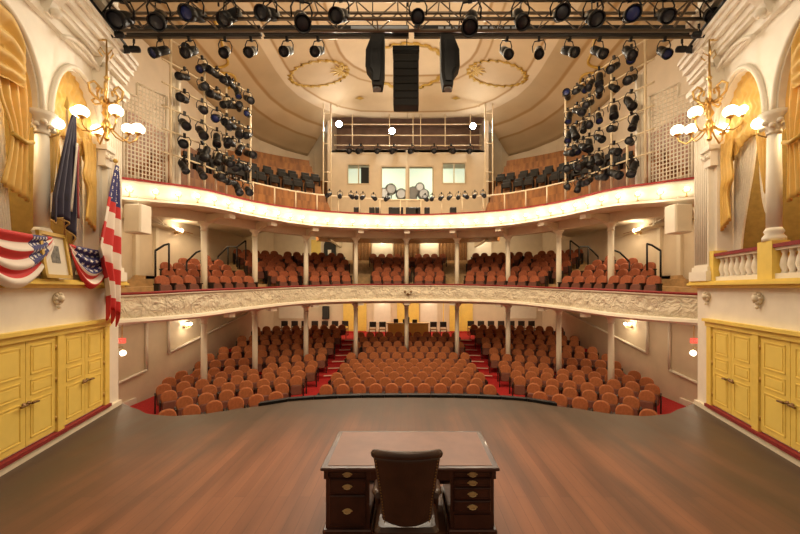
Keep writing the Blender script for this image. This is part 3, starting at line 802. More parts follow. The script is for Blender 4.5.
b.prism([(-5.5+x, 25.25, 4.75+z) for x, z in pr], (0, .2, 0)); b.build('body', 'blackmat', e); MB().box(-5.62, -5.38, 25.23, 25.26, 4.95, 5.3).build('white_panel', 'white', e)
r = rear_panel(-6.9, -6.1, 4.0, 6.1, m='yellowpanel', lab='narrow pale yellow panel beside the dark arched cabinet')
# stalls level rear wall
for i, (a, c) in enumerate(((-2.45, -1.2), (.85, 2.1))):
    rear_panel(a, c, .15, 1.75, lab='pale panel behind the stalls control desk, on its %s' % ('left' if i == 0 else 'right'))
    point('panel_light', ((a+c)/2, 25.1, 1.62), 5, (1, .84, .62), .05)
for i, (a, c) in enumerate(((-9.0, -6.7), (6.7-3.6, 6.0))):
    pass
rear_panel(-9.15, -7.3, .45, 1.5, lab='long framed cream panel on the stalls rear wall, far left'); rear_panel(1.6+.8, 1.7+.9, .1, 1.7, m='yellow', lab='narrow yellow pilaster right of the control desk')
rear_panel(1.55*4.4, 9.1, .45, 1.5, lab='long framed cream panel on the stalls rear wall, far right')
def rear_door(n, xc, wd, z0, z1, y=25.46):
    r = struct(empty('door_%d' % n, (xc, y, z0)))
    for s in (-1, 1):
        b = MB(); x0, x1 = sorted((xc+s*.01, xc+s*wd/2)); b.box(x0, x1, y-.04, y, z0, z1)
        for q in ((.06, .42), (.48, .62), (.68, .94)):
            b.box(x0+.08, x1-.08, y-.055, y-.04, z0+(z1-z0)*q[0], z0+(z1-z0)*q[1])
        b.build('leaf', 'yellow', r)
    b = MB(); b.box(xc-wd/2-.12, xc-wd/2, y-.08, y, z0, z1+.12); b.box(xc+wd/2, xc+wd/2+.12, y-.08, y, z0, z1+.12); b.box(xc-wd/2, xc+wd/2, y-.08, y, z1, z1+.12); b.build('door_frame', 'yellow', r)
    return r
rear_door(5, -3.75, 1.4, -.44, 1.75); rear_door(6, 3.75, 1.4, -.44, 1.75); rear_door(7, 0, 1.3, -.44, 1.75)
for s in (-1, 1):
    tag(MB().box(*sorted((s*4.55, s*2.95)), 24.6, 25.35, -.44, -.40).build('door_mat', 'redcarpet'), 'red landing mat before the %s rear stalls doors' % SIDE[s], 'mat')
e = empty('wall_loudspeaker', (-5.75, 25.2, .5), 'black box loudspeaker on the stalls rear wall, left', 'loudspeaker')
MB().bevbox(-5.98, -5.55, 25.1, 25.45, .45, 1.35, .02).build('cabinet', 'blackmat', e); MB().box(-5.94, -5.59, 25.08, 25.1, .5, 1.3).build('grille', 'grille', e)
# side walls at stalls level: sloping framed panels, sconces, exit signs
for s in (-1, 1):
    x = s*9.46
    def frm(ys, zs, lab, s=s, x=x):
        e = empty('wall_moulding', (x, ys[0], zs[0][0]), lab, 'moulding')
        (y0, y1) = ys; P = [(x-s*.02, y0, zs[0][0]), (x-s*.02, y1, zs[1][0]), (x-s*.02, y1, zs[1][1]), (x-s*.02, y0, zs[0][1])]
        for a, c in zip(P, P[1:]+P[:1]): MB().tube([a, c], .05, 6).build('moulding_side', 'white', e)
        return e
    frm((14.2, 21.8), ((.05, 1.5), (1.22, 1.55)), 'long sloping wall moulding above the %s stalls seats' % SIDE[s])
    frm((11.2, 13.0), ((-.55, 1.35), (-.35, 1.42)), 'wall moulding frame nearest the stage on the %s stalls wall' % SIDE[s])
    struct(MB().box(*sorted((s*9.42, s*9.5)), 8.2, 12.5, -1.39, -1.2).build('baseboard_%s' % SIDE[s], 'white'))
    wall_lamp(s*9.44, 15.2, .98, (-s, 0, 0), 'lit two-globe wall lamp on the %s stalls wall' % SIDE[s], 26)
    wall_lamp(s*9.44, 14.6, 4.85, (-s, 0, 0), 'lit two-globe wall lamp on the %s wall of the lower balcony' % SIDE[s], 26)
    # side door pilaster strips at the balcony level
    for j, yy in enumerate((12.4, 13.4, 16.8)):
        struct(MB().box(*sorted((s*9.38, s*9.5)), yy, yy+.18, 2.3, 6.6).build('trim_%d' % (10+j+(3 if s > 0 else 0)), 'cream'))
    # exit sign and globe near the proscenium
    e = empty('exit_sign', (s*9.3, 11.8, .95), 'small red lit exit sign beside the %s proscenium edge' % SIDE[s], 'sign')
    yy = 10.35; xx = s*8.22
    e.location = (xx, yy, 1.0)
    MB().box(xx-.09, xx+.09, yy-.03, yy+.03, 1.02, 1.16).build('sign_box', 'exit', e)
    MB().tube([(xx, yy, 1.16), (xx, yy, 1.6)], .012, 6).build('hanger', 'brass', e)
    b = MB(); zc = 1.055; h = .07
    def ch(x0, bars):
        for (a0, c0, a1, c1) in bars:
            p, q = Vector((x0+a0, yy-.034, zc+c0)), Vector((x0+a1, yy-.034, zc+c1)); b.tube([tuple(p), tuple(q)], .005, 4)
    ch(xx-.07, [(0, 0, 0, h), (0, 0, .025, 0), (0, h/2, .02, h/2), (0, h, .025, h)]); ch(xx-.03, [(0, 0, .03, h), (0, h, .03, 0)])
    ch(xx+.015, [(0, 0, 0, h)]); ch(xx+.035, [(.015, 0, .015, h), (0, h, .03, h)])
    b.build('exit_lettering', 'ledwhite', e)
    e = empty('globe_lamp', (s*8.3, 10.35, .75), 'round lit globe lamp below the exit sign at the %s of the stage' % SIDE[s], 'lamp')
    gx = s*8.0; gy = 10.1
    MB().tube([(s*9.45, gy, .80), (s*8.6, gy, .84), (gx, gy, .95), (gx, gy, .86)], .012, 6).build('arm', 'brass', e); MB().ball((gx, gy, .78), .08, 12).build('globe', 'bulb', e)
    point('globe_lamp_light', (gx, gy-.05, .60), 10, (1, .82, .55), .1)
    # white loudspeaker hung under the gallery, spot lamp near it
    e = empty('white_loudspeaker', (s*7.85, 10.6, 4.2), 'white box loudspeaker hung under the %s end of the gallery' % SIDE[s], 'loudspeaker')
    x0, x1 = sorted((s*7.58*K, s*8.08*K))
    MB().bevbox(x0, x1, 9.4, 9.8, zk(4.18), zk(5.0), .02).build('cabinet', 'white', e); MB().box(x0+.04, x1-.04, 9.38, 9.4, zk(4.22), zk(4.96)).build('grille', 'cream', e)
    MB().tube([(s*7.83*K, 9.6, zk(5.0)), (s*7.83*K, 9.6, zk(5.25))], .02, 6).build('hanger', 'white', e)
    # handrails of the balcony side stairs
    def rail(P, lab):
        e = empty('stair_handrail', P[0], lab, 'handrail')
        MB().tube(P, .035, 6).build('rail', 'black', e)
        for p in (P[0], P[-1]) if len(P) < 4 else (P[0], P[1], P[2], P[3]): MB().tube([p, (p[0], p[1], p[2]-.9)], .03, 6).build('post', 'black', e)
    rail([(s*8.42, 12.0, 3.85), (s*8.36, 12.35, 4.08), (s*8.1, 12.2, 4.1)], 'black stair handrail at the %s lower balcony, nearest the stage' % SIDE[s])
    rail([(s*8.3, 13.5, 3.6), (s*8.0, 13.6, 3.95), (s*7.75, 13.7, 4.08)], 'black stair handrail at the %s lower balcony, middle of three' % SIDE[s])
    rail([(s*8.45, 16.0, 4.0), (s*8.0, 16.0, 4.45), (s*7.65, 16.1, 4.45), (s*7.3, 16.2, 4.75)], 'black kinked stair handrail at the %s lower balcony, farthest from stage' % SIDE[s])

# ------------------------------------------------------------------ gallery: seats, booth, grids, lattice screens
def gseat():
    r = empty('gallery_seat', (0, 0, 0))
    MB().bevbox(-.21, .21, -.03, .04, .40, .80, .02).build('backrest', 'blackmat', r); MB().bevbox(-.2, .2, -.2, -.06, .36, .62, .02).build('seat', 'blackmat', r)
    MB().box(-.24, -.21, -.2, .04, 0, .6).box(.21, .24, -.2, .04, 0, .6).build('arm_frame', 'blackmat', r)
    return r
g0 = gseat(); first = True
for sd in (-1, 1):
    n = 0
    for k in (3, 4):
        off = .9+.8*(k-1)+.55; s = 2.6
        while s < ARC[-1]:
            x, y, v = off_pt(s, off, False); vv, nn = frame(s)
            if abs(x) > 4.7 and abs(x) < 9.1 and y > 14.0 and y < 24.0:
                o = g0 if first else copy_tree(g0); first = False; n += 1
                o.location = (sd*x, y, vv[2]-.45+.60*k*GU(vv)); o.rotation_euler = (0, 0, -sd*math.atan2(nn.x, nn.y))
                tag(o, 'dark folding seat in the %s gallery, %s row, %s from the middle' % (SIDE[sd], 'front' if k == 3 else 'back', nth(n)), 'seat', 'dark seats in the gallery')
            s += .37
# control booth
bt = struct(empty('wall_booth', (0, 21.9, 6.0)))
YF = 21.8; ZL, ZH = 6.0, 10.95
def X(px): return (px-408)/360*YF
def Z(py): return 2.59+(288.5-py)/360*YF
wins = [(348, 369, 165, 183.5, 2), (382, 405.5, 167, 200, 1), (409.5, 432.5, 167, 200, 1), (443, 465, 163.5, 183, 2)]
b = MB(); xs = [-4.66]
for a, c, t0, t1, n in wins:
    b.box(xs[-1], X(a), YF, YF+.15, ZL, ZH); b.box(X(a), X(c), YF, YF+.15, ZL, Z(t1)); b.box(X(a), X(c), YF, YF+.15, Z(t0), ZH); xs.append(X(c))
b.box(xs[-1], 4.66, YF, YF+.15, ZL, ZH); b.box(-4.66, 4.66, YF, 23.5, ZH-.12, ZH)
b.build('booth_wall', 'wallcream', bt)
MB().box(X(407)-.06, X(407)+.04, YF-.05, YF, ZL, ZH).build('post', 'cream', bt)
for i, (a, c, t0, t1, n) in enumerate(wins):
    wn = struct(empty('window_%d' % (i+1), (X((a+c)/2), YF, Z(t1))))
    b = MB(); t = .07; x0, x1, z0, z1 = X(a), X(c), Z(t1), Z(t0)
    for q in ((x0-t, x1+t, z0-t, z0), (x0-t, x1+t, z1, z1+t), (x0-t, x0, z0, z1), (x1, x1+t, z0, z1)): b.box(q[0], q[1], YF-.04, YF+.1, q[2], q[3])
    if n == 2: b.box((x0+x1)/2-.03, (x0+x1)/2+.03, YF-.02, YF+.1, z0, z1)
    b.build('window_frame', 'glassbox', wn)
struct(MB().box(X(336), X(476), 24.8, 24.9, ZL, ZH-.1).build('wall_booth_inner', 'litwin'))
point('booth_light', (-1.8, 23.4, 10.2), 45, (.85, 1, .8), .2); point('booth_light', (1.8, 23.4, 10.2), 45, (.85, 1, .8), .2)
# equipment seen through the windows
for i, (px, py, hw, hh) in enumerate(((365, 174, 5, 9), (384, 192, 6, 8), (391, 188, 6, 7), (401, 193, 6, 8), (414, 191, 6, 7), (420, 186, 5, 6), (424, 193, 6, 7), (412, 197, 6, 6))):
    x, z = X(px), Z(py); e = empty('followspot' if i else 'monitor', (x, 22.3, z-.3), ('grey followspot lamp at the booth window, %s from the left' % nth(i)) if i else 'dark monitor in the left booth window', 'lamp' if i else 'monitor')
    if i:
        MB().lathe([(hw/16.5*.7, 0), (hw/16.5, .1), (hw/16.5, .35), (hw/16.5*.5, .5)], (x, 22.0, z), (random.uniform(-.3, .3), 1, .1), 12).build('housing', 'greysteel', e)
        MB().tube([(x, 22.3, z-.1), (x, 22.3, 7.0)], .03, 6).build('stand', 'black', e)
    else:
        MB().bevbox(x-hw/16.5, x+hw/16.5, 22.2, 22.3, z-hh/16.5, z+hh/16.5, .02).build('screen', 'blackmat', e); MB().tube([(x, 22.3, z-.4), (x, 22.3, 7.0)], .03, 6).build('stand', 'black', e)
# catwalk above the booth with pipes, hanging lamps and the three bright floods
cw = empty('lighting_catwalk', (0, 21.6, 11.0), 'dark lighting catwalk of pipes above the control booth', 'catwalk')
for z in (11.15, 11.75, 12.4): MB().tube([(-4.4, 21.5, z), (-2.2, 21.35, z-.08), (0, 21.3, z-.1), (2.2, 21.35, z-.08), (4.4, 21.5, z)], .035, 6).build('pipe', 'pipe', cw)
for x in (-3.3, -1.1, .3, .75, 2.2, 3.7): MB().tube([(x, 21.35, 11.0), (x, 21.35, 12.9)], .03, 6).build('upright', 'pipe', cw)
MB().box(-4.4, 4.4, 21.85, 22.6, 11.0, 11.05).build('deck', 'steel', cw)
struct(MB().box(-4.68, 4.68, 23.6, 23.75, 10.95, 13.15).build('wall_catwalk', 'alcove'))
def lamp_proto(lens):
    """stage lamp hanging from a pipe at the origin; it points along -Y and down"""
    r = empty('stage_lamp', (0, 0, 0)); d = Vector((0, -1, -.45)).normalized(); c = Vector((0, .16, -.20))
    MB().lathe([(.05, 0), (.085, .02), (.095, .08), (.095, .26), (.075, .30), (.11, .33), (.115, .47), (.105, .47), (.10, .42)], tuple(c), tuple(d), 14).build('housing', 'black', r)
    MB().lathe([(.0, 0), (.10, .005), (.08, .02), (0, .03)], tuple(c+d*.42), tuple(d), 14).build('lens', lens, r)
    m = c+d*.2
    MB().tube([(-.13, m.y, m.z), (-.145, m.y*.7, m.z+.12), (-.10, 0, -.06), (.10, 0, -.06), (.145, m.y*.7, m.z+.12), (.13, m.y, m.z)], .013, 6).build('yoke', 'black', r)
    MB().box(-.03, .03, -.03, .03, -.08, .03).build('clamp', 'black', r)
    return r
LP = [lamp_proto('lens'), lamp_proto('bluelens')]; used = [False, False]
def lamp(loc, rz, label, group, sc=1, blue=False, rx=0):
    i = 1 if blue else 0; o = LP[i] if not used[i] else copy_tree(LP[i]); used[i] = True
    o.location = loc; o.rotation_euler = (rx, 0, rz); o.scale = (sc, sc, sc)
    return tag(o, label, 'stage lamp', group)
for i, px in enumerate((350, 361, 378, 394, 412, 434, 451, 470)):
    x = (px-408)/360*21.4
    lamp((x, 21.3, 11.12), random.uniform(-.4, .4), 'dark lamp hung under the catwalk above the booth, %s from the left' % nth(i+1), 'lamps on the catwalk', 1.4)
for i, (px, py) in enumerate(((339, 124), (392, 131), (473, 126))):
    D = 20.6; x = (px-408)/360*D; z = 2.59+(288.5-py)/360*D
    e = empty('floodlight', (x, D, z), 'dazzling lit floodlight on the catwalk, %s of three' % ('left', 'middle', 'right')[i], 'floodlight')
    MB().lathe([(.10, 0), (.18, .08), (.20, .3), (.12, .45)], (x, D, z), (0, 1, .15), 14).build('housing', 'black', e)
    MB().lathe([(.02, -.02), (.165, -.012), (.16, .03)], (x, D, z), (0, 1, .15), 14).build('lens', 'spot', e)
    MB().tube([(x, D+.3, z), (x, D+.7, z+.1), (x, 21.35, z+.1)], .02, 6).build('arm', 'black', e)
    sp = bpy.data.lights.new('flood_beam', 'SPOT'); sp.energy = 1500; sp.color = (1, .86, .66); sp.spot_size = 1.9; sp.spot_blend = .8; sp.shadow_soft_size = .15
    so = bpy.data.objects.new('flood_beam', sp); COL.objects.link(so); so.location = (x, D-.15, z)
    so.rotation_euler = (math.radians(58), 0, PI)
# slim lamp ladders either side of the booth
for s in (-1, 1):
    e = empty('lighting_tower', (s*4.25, 18.6, 6.0), 'slim cream lighting tower on the %s of the control booth' % SIDE[s], 'tower')
    xs = (s*4.45, s*4.05, s*3.85); D = 18.9
    for x in xs[:2]: MB().tube([(x, D, 6.0), (x, D, 12.3)], .035, 6).build('upright', 'pipe', e)
    for z in (7.4, 8.2, 8.7, 10.2, 11.8): MB().tube([(xs[0], D, z), (xs[1], D, z)], .025, 6).build('rung', 'pipe', e)
# lamps clipped on the gallery rail
rl = [(-.20, 334), (0, 343), (0, 353), (0, 358), (0, 364), (0, 374), (0, 432), (0, 441), (0, 449), (0, 457), (0, 463), (0, 472), (0, 479), (0, 388), (0, 425)]
rl.sort(key=lambda t: t[1])
for i, (_, px) in enumerate(rl):
    D = 16.95; x = (px-408)/360*D; s = min(SS, key=lambda s: abs(frame(s)[0][0]-x)); v, nn = frame(s)
    o = lamp((x, v[1]+nn.y*.1, v[2]+.98), random.uniform(-.5, .5), 'small lamp on the gallery centre rail, %s from the left' % nth(i+1), 'small lamps on the gallery rail', .85)
    MB().tube([(x, v[1]+.1, v[2]+.68), (x, v[1]+.1, v[2]+.98)], .015, 6)
for i, (px, w_) in enumerate(((357, .28), (372, .25), (378, .25), (396, .7), (412, .6), (418, .25), (427, .25), (453, .3))):
    D = 17.3; x = (px-408)/360*D
    e = empty('equipment_crate', (x, D, 5.6), 'dark equipment crate on the gallery floor behind the rail, %s from the left' % nth(i+1), 'crate', 'equipment behind the gallery rail')
    MB().bevbox(x-w_/2, x+w_/2, D-.15, D+.15, 5.65, 6.47, .02).build('case', 'blackmat', e); MB().tube([(x-w_*.25, D-.17, 6.43), (x+w_*.25, D-.17, 6.43)], .012, 6).build('handle', 'greysteel', e)
# lighting grids
for s in (-1, 1):
    gp = []
    for px in (170, 204, 228, 249):
        t = (px-408)/360; best = min((q for q in SS if q < 0), key=lambda q: abs(off_pt(q, .12)[0]/off_pt(q, .12)[1]-t))
        gp.append(best)
    e = empty('lighting_grid', (s*7.0, 12.6, 5.9), 'tall cream pipe grid of stage lamps on the %s gallery front' % SIDE[s], 'lighting grid')
    for q in gp+[(gp[0]+gp[1])/2, (gp[1]+gp[2])/2]:
        x, y, v = off_pt(q, .12); MB().tube([(s*abs(x), y, v[2]), (s*abs(x), y, zk(10.5) if q in gp else zk(7.5))], .035, 6).build('upright', 'pipe', e)
    zs = [zk(z) for z in (10.45, 9.72, 9.0, 8.28, 7.56, 6.84)]
    qs = [gp[0]-.25+(gp[-1]-gp[0]+.3)*j/24 for j in range(25)]
    for z in zs: MB().tube([(s*abs(off_pt(q, .12)[0]), off_pt(q, .12)[1], z) for q in qs], .028, 6).build('crossbar', 'pipe', e)
    LPX = (180, 200, 214, 222, 230, 237, 245)
    for j, px in enumerate(LPX):
        t = (px-408)/360; q = min((q for q in qs), key=lambda q: abs(off_pt(q, .12)[0]/off_pt(q, .12)[1]-t))
        for r_, z in enumerate(zs):
            x, y, v = off_pt(q, -.02)
            lamp((s*abs(x), y, z), -s*random.uniform(-.2, 1.1), 'dark stage lamp on the %s lighting grid, %s row down, %s from the stage' % (SIDE[s], nth(r_+1), nth(j+1)),
                 'stage lamps on the %s grid' % SIDE[s], random.uniform(.92, 1.2), blue=random.random() < .10, rx=random.uniform(-.5, .7))
    # lattice screen by the proscenium
    e = empty('lattice_screen', (s*8.2, 10.5, 5.8), 'white lattice screen with a stepped top beside the %s proscenium' % SIDE[s], 'screen')
    P0 = Vector((s*8.30*K, 10.5*K)); P1 = Vector((s*7.75*K, 11.55*K)); dv = (P1-P0); L_ = dv.length
    def q3(t, z): p = P0+dv*t; return (p.x, p.y, z)
    zt0, zt1 = zk(8.35), zk(8.75)
    b = MB()
    for k in range(1, 12): t = k/12; b.tube([q3(t, 5.3), q3(t, zt0 if t < .3 else zt1)], .018, 4)
    zz = 5.45
    while zz < zt1-.05:
        b.tube([q3(0 if zz < zt0 else .3, zz), q3(1, zz)], .018, 4); zz += .115
    b.build('lattice', 'white', e)
    b = MB()
    for a, c in (((0, 5.3), (0, zt0)), ((0, zt0), (.3, zt0)), ((.3, zt0), (.3, zt1)), ((.3, zt1), (1, zt1)), ((1, zt1), (1, 5.3))): b.tube([q3(*a), q3(*c)], .035, 6)
    b.build('frame', 'white', e)
    e = empty('support_posts', (s*7.6, 11.7, 5.8), 'pair of plain white posts between %s lattice screen and lighting grid' % SIDE[s], 'post')
    for x, y in ((s*7.62*K, 11.65*K), (s*7.50*K, 11.75*K)): MB().box(x-.05, x+.05, y-.05, y+.05, 5.35, 9.0).build('post', 'white', e)

# ------------------------------------------------------------------ stage boxes (side walls of the stage)
SA, CA = .2507, .968
def WF(s):
    def T(u, o, z):
        return (s*(5.436+SA*u)-s*CA*o, 4+CA*u+SA*o, z)
    return T
ARCHES = [(.99, .79), (2.78, .67)]
def arch_z(u, uc, hw, zs=5.45, rise=1.12, grow=0):
    q = max(0, 1-((u-uc)/hw)**2); return zs+rise*math.sqrt(q)
for s in (-1, 1):
    T = WF(s); sd = SIDE[s]
    b = MB(T); b.box(-3, 4.2, -.3, 0, -.02, 2.6)
    struct(b.build('wall_stage_%s_lower' % sd, 'white'))
    b = MB(T)
    for u0, u1 in ((-3, .20), (3.45, 4.2)): b.box(u0, u1, -.3, 0, 2.6, 9.8)
    b.box(.20, 3.45, -.3, 0, 6.62, 9.8); b.box(1.78, 2.11, -.3, 0, 5.45, 6.62)
    for uc, hw in ARCHES:
        n = 28
        for k in range(n):
            ua, ub = uc-hw*math.cos(PI*k/n), uc-hw*math.cos(PI*(k+1)/n); za, zb = arch_z(ua, uc, hw), arch_z(ub, uc, hw)
            b.hexa([(ua, -.3, za), (ub, -.3, zb), (ub, 0, zb), (ua, 0, za), (ua, -.3, 6.62), (ub, -.3, 6.62), (ub, 0, 6.62), (ua, 0, 6.62)])
    struct(b.build('wall_stage_%s' % sd, 'white'))
    # mouldings
    tn = 20 if s < 0 else 40
    for i, (uc, hw) in enumerate(ARCHES):
        b = MB(T); P = [(uc-(hw+.07)*math.cos(PI*k/28), .02, 5.45+1.19*math.sin(PI*k/28)) for k in range(29)]
        b.tube(P, .045, 6); struct(b.build('trim_%d' % (tn+i), 'white'))
    b = MB(T); P = [(2.74-.62*math.cos(PI*k/14), .10, 6.72+.34*math.sin(PI*k/14)) for k in range(2, 13)]; b.tube(P, .04, 6); b.box(3.22, 3.36, 0, .22, 6.55, 7.0); struct(b.build('trim_%d' % (tn+2), 'white'))
    # cornice
    b = MB(T)
    for z0, z1, o in ((6.95, 7.05, .08), (7.05, 7.2, .04), (7.2, 7.28, .14), (7.28, 7.42, .18), (7.42, 7.55, .26), (7.55, 7.66, .32), (7.66, 7.74, .36), (8.35, 8.5, .12), (8.5, 8.6, .2)):
        b.box(-3, 4.2+min(o, .08), 0, o, z0, z1)
    struct(b.build('trim_%d' % (tn+3), 'white'))
    for j, u in enumerate((1.0, 1.85, 3.3)):
        b = MB(T); b.prism([(u-.08, 0, 7.0), (u-.08, .12, 7.0), (u-.08, .2, 7.2), (u-.08, .38, 7.42), (u-.08, 0, 7.42)], (.16, 0, 0)); b.ball((u, .2, 7.05), .08, 8)
        tag(b.build('scroll_bracket', 'white'), 'carved white scroll bracket under the %s stage cornice, %s from the camera' % (sd, nth(j+1)), 'bracket')
    # proscenium pier with flutes, base and cap
    e = empty('fluted_pilaster', T(3.85, 0, 2.75), 'white fluted pilaster at the %s edge of the proscenium' % sd, 'pilaster')
    b = MB(T); b.box(3.56, 4.12, 0, .10, 2.9, 7.0)
    for k in range(7): b.tube([(3.62+k*.074, .10, 3.1), (3.62+k*.074, .10, 6.8)], .022, 6)
    b.build('shaft', 'white', e)
    MB(T).box(3.5, 4.2, 0, .17, 2.75, 2.95).box(3.53, 4.16, 0, .13, 2.95, 3.05).build('base', 'white', e)
    MB(T).box(3.52, 4.18, 0, .16, 6.75, 6.85).box(3.48, 4.2, 0, .22, 6.85, 6.97).build('capital', 'white', e)
    e = empty('impost_capital', T(3.5, 0, 5.2), 'small leafy white capital at the far springing of the %s stage arch' % sd, 'capital')
    b = MB(T); b.box(3.36, 3.72, 0, .18, 5.42, 5.52); b.box(3.42, 3.66, 0, .13, 5.10, 5.42); b.build('cap_block', 'white', e)
    b = MB(T)
    for k in range(4): b.ball((3.45+.07*k, .15, 5.28+.05*(k % 2)), .045, 8)
    b.build('leaves', 'white', e)
    # round column between the arches
    cx_, cy_, _ = T(1.95, -.05, 0)
    e = empty('box_column', (cx_, cy_, 3.36), 'round white column with leafy capital between the %s stage box arches' % sd, 'column')
    MB().lathe([(.15, 0), (.15, .06), (.11, .12), (.13, .16), (.098, .22)], (cx_, cy_, 3.36), n=18).build('base', 'white', e)
    MB().lathe([(.098, .22), (.10, .9), (.088, 1.75)], (cx_, cy_, 3.36), n=18).build('shaft', 'white', e)
    b = MB(); b.lathe([(.10, 1.74), (.10, 1.78), (.09, 1.80), (.15, 1.95), (.20, 2.02), (.20, 2.09)], (cx_, cy_, 3.36), n=18)
    for k in range(10):
        t = 2*PI*k/10; b.ball((cx_+.15*math.cos(t), cy_+.15*math.sin(t), 5.22+.06*(k % 2)), .045, 8)
    b.build('capital', 'white', e)
    # globe lamp bracketed on the column
    gx, gy, _ = T(2.01, .13, 0)
    e = empty('column_lamp', (gx, gy, 5.2), 'single lit globe lamp on the %s stage box column' % sd, 'lamp')
    MB().tube([(cx_, cy_, 5.1), ((cx_+gx)/2, (cy_+gy)/2, 5.08), (gx, gy, 5.14), (gx, gy, 5.24)], .014, 6).build('arm', 'brass', e)
    MB().ball((gx, gy, 5.33), .09, 14).build('globe', 'bulb', e)
    # ledge and balustrade
    e = empty('box_ledge', T(1.8, 0, 2.6), 'yellow moulded ledge under the %s stage boxes' % sd, 'ledge')
    b = MB(T); b.box(-3, 4.25, 0, .10, 2.60, 2.66); b.box(-3, 4.3, 0, .17, 2.66, 2.71); b.box(-3, 4.3, 0, .13, 2.71, 2.745); b.build('moulding', 'yellow', e)
    e = empty('balustrade', T(1.8, -.1, 2.75), 'white balustrade with dark red rail and yellow pedestals at the %s stage boxes' % sd, 'balustrade')
    for u0, u1 in ((1.78, 2.12), (3.42, 3.60), (-.1, .2)): MB(T).box(u0, u1, -.16, .08, 2.745, 3.36).build('pedestal', 'yellow', e)
    for u0, u1 in ((.2, 1.78), (2.12, 3.42)):
        MB(T).box(u0, u1, -.14, .07, 3.24, 3.30).build('handrail', 'red', e); MB(T).box(u0, u1, -.12, .04, 2.745, 2.83).build('plinth', 'white', e)
        MB(T).box(u0, u1, -.12, .04, 3.20, 3.24).build('top_band', 'white', e)
        nn_ = int((u1-u0)/.155); 
        for k in range(nn_):
            u = u0+(u1-u0)*(k+.5)/nn_; c = T(u, -.04, 2.83)
            MB().lathe([(.05, 0), (.035, .04), (.062, .13), (.05, .22), (.028, .30), (.05, .37)], c, n=8).build('baluster', 'white', e)
    # box interior
    b = MB(T); b.box(-.2, 3.7, -2.2, -2.1, 2.6, 7.0); b.box(-.3, -.2, -2.2, -.3, 2.6, 7.0); b.box(3.7, 3.8, -2.2, -.3, 2.6, 7.0)
    struct(b.build('wall_box_%s' % sd, 'olive'))
    struct(MB(T).box(-.3, 3.8, -2.2, -.3, 2.5, 2.6).build('floor', 'redcarpet')); struct(MB(T).box(-.3, 3.8, -2.2, -.3, 7.0, 7.1).build('ceiling', 'cream'))
    b = MB(T)
    for u in (.5, 1.3, 2.1, 2.9):
        for z0, z1 in ((2.9, 3.8), (3.95, 5.2)):
            for q in ((u, u+.6, z0, z0+.04), (u, u+.6, z1-.04, z1), (u, u+.04, z0, z1), (u+.56, u+.6, z0, z1)): b.box(q[0], q[1], -2.1, -2.06, q[2], q[3])
    struct(b.build('trim_%d' % (tn+4), 'yellow'))
    x, y, z = T(1.8, -.9, 5.9); point('box_fill', (x, y, z), 120, (1, .76, .45), .15)  # unseen lamp added to brighten the lace and box interior
    # curtains
    def sheet(name, L0, R0, pleats, amp, m, lab, cat='curtain', off=-.12, parent=None, na=70, nb=26, sag=0, uvn=None, uvf=None, th=.012, ph=0):
        """cloth between two edge polylines L0, R0 = lists of (u, z)"""
        def ev(P, t):
            i = min(int(t*(len(P)-1)), len(P)-2); f = t*(len(P)-1)-i
            c = catmull([tuple(p) for p in P], t*(len(P)-1)); return c
        def fn(a, b_):
            l, r = ev(L0, b_), ev(R0, b_); u = l[0]+(r[0]-l[0])*a; z = l[1]+(r[1]-l[1])*a - sag*math.sin(PI*a)
            o = off+amp*math.sin(2*PI*pleats*a+ph+.6*math.sin(3*b_))
            return (u, o, z)
        m_ = MB(T); m_.grid(fn, na, nb, True, uvn, uvf)
        o = m_.build(name, m, parent, recalc=False); solid(o, th)
        if parent is None: tag(o, lab, cat)
        return o
    def val(a, b_, s=s):
        u = 2.09+1.38*a; zt = arch_z(u, 2.78, .69)+.06; zb = 5.28-.10*math.cos(2*PI*a)-.30*a**3
        z = zt+(zb-zt)*b_; return (u, -.12+.025*math.sin(9*PI*b_+3*a)*math.sin(PI*a)+.012*math.sin(22*PI*a), z)
    m_ = MB(T); m_.grid(val, 60, 24); o_ = m_.build('gold_valance', 'goldcloth', recalc=False); solid(o_); tag(o_, 'smooth gold valance filling the top of the %s far box arch' % sd, 'curtain')
    sheet('gold_drape', [(3.0, 5.5), (3.08, 5.1), (3.02, 4.75), (3.18, 4.5), (3.12, 3.95)], [(3.46, 5.5), (3.47, 5.1), (3.46, 4.75), (3.45, 4.5), (3.45, 3.75)], 4, .035, 'goldcloth',
          'gold drape gathered down the far side of the %s far box arch' % sd, off=-.06)
    sheet('gold_drape', [(2.10, 5.4), (2.10, 5.0), (2.10, 4.6), (2.11, 4.3)], [(2.42, 5.4), (2.34, 5.0), (2.26, 4.6), (2.18, 4.2)], 3, .03, 'goldcloth',
          'gold drape looped up beside the column in the %s far box arch' % sd, off=-.06)
    sheet('lace_curtain', [(2.68, 5.8), (2.76, 5.0), (2.96, 4.3), (3.14, 3.6), (3.22, 2.8)], [(3.35, 6.0), (3.36, 5.2), (3.38, 4.3), (3.38, 3.5), (3.4, 2.8)], 8, .025, 'lace',
          'white lace curtain swept to the far side of the %s far box' % sd, off=-.26)
    sheet('lace_curtain', [(2.12, 5.8), (2.12, 5.2), (2.14, 4.6), (2.15, 4.1), (2.16, 3.75)], [(2.66, 5.8), (2.66, 5.1), (2.62, 4.5), (2.52, 4.0), (2.30, 3.6)], 6, .025, 'lace',
          'white lace curtain tied back to the column in the %s far box' % sd, off=-.26)
    tb = T(2.16, -.12, 3.95); tag(MB().lathe([(.05, 0), (.055, .02), (.02, .05)], tb, (-s*CA, SA, 0), 10).build('tieback_knob', 'brass'), 'round brass curtain tieback knob by the %s box column' % sd, 'knob')
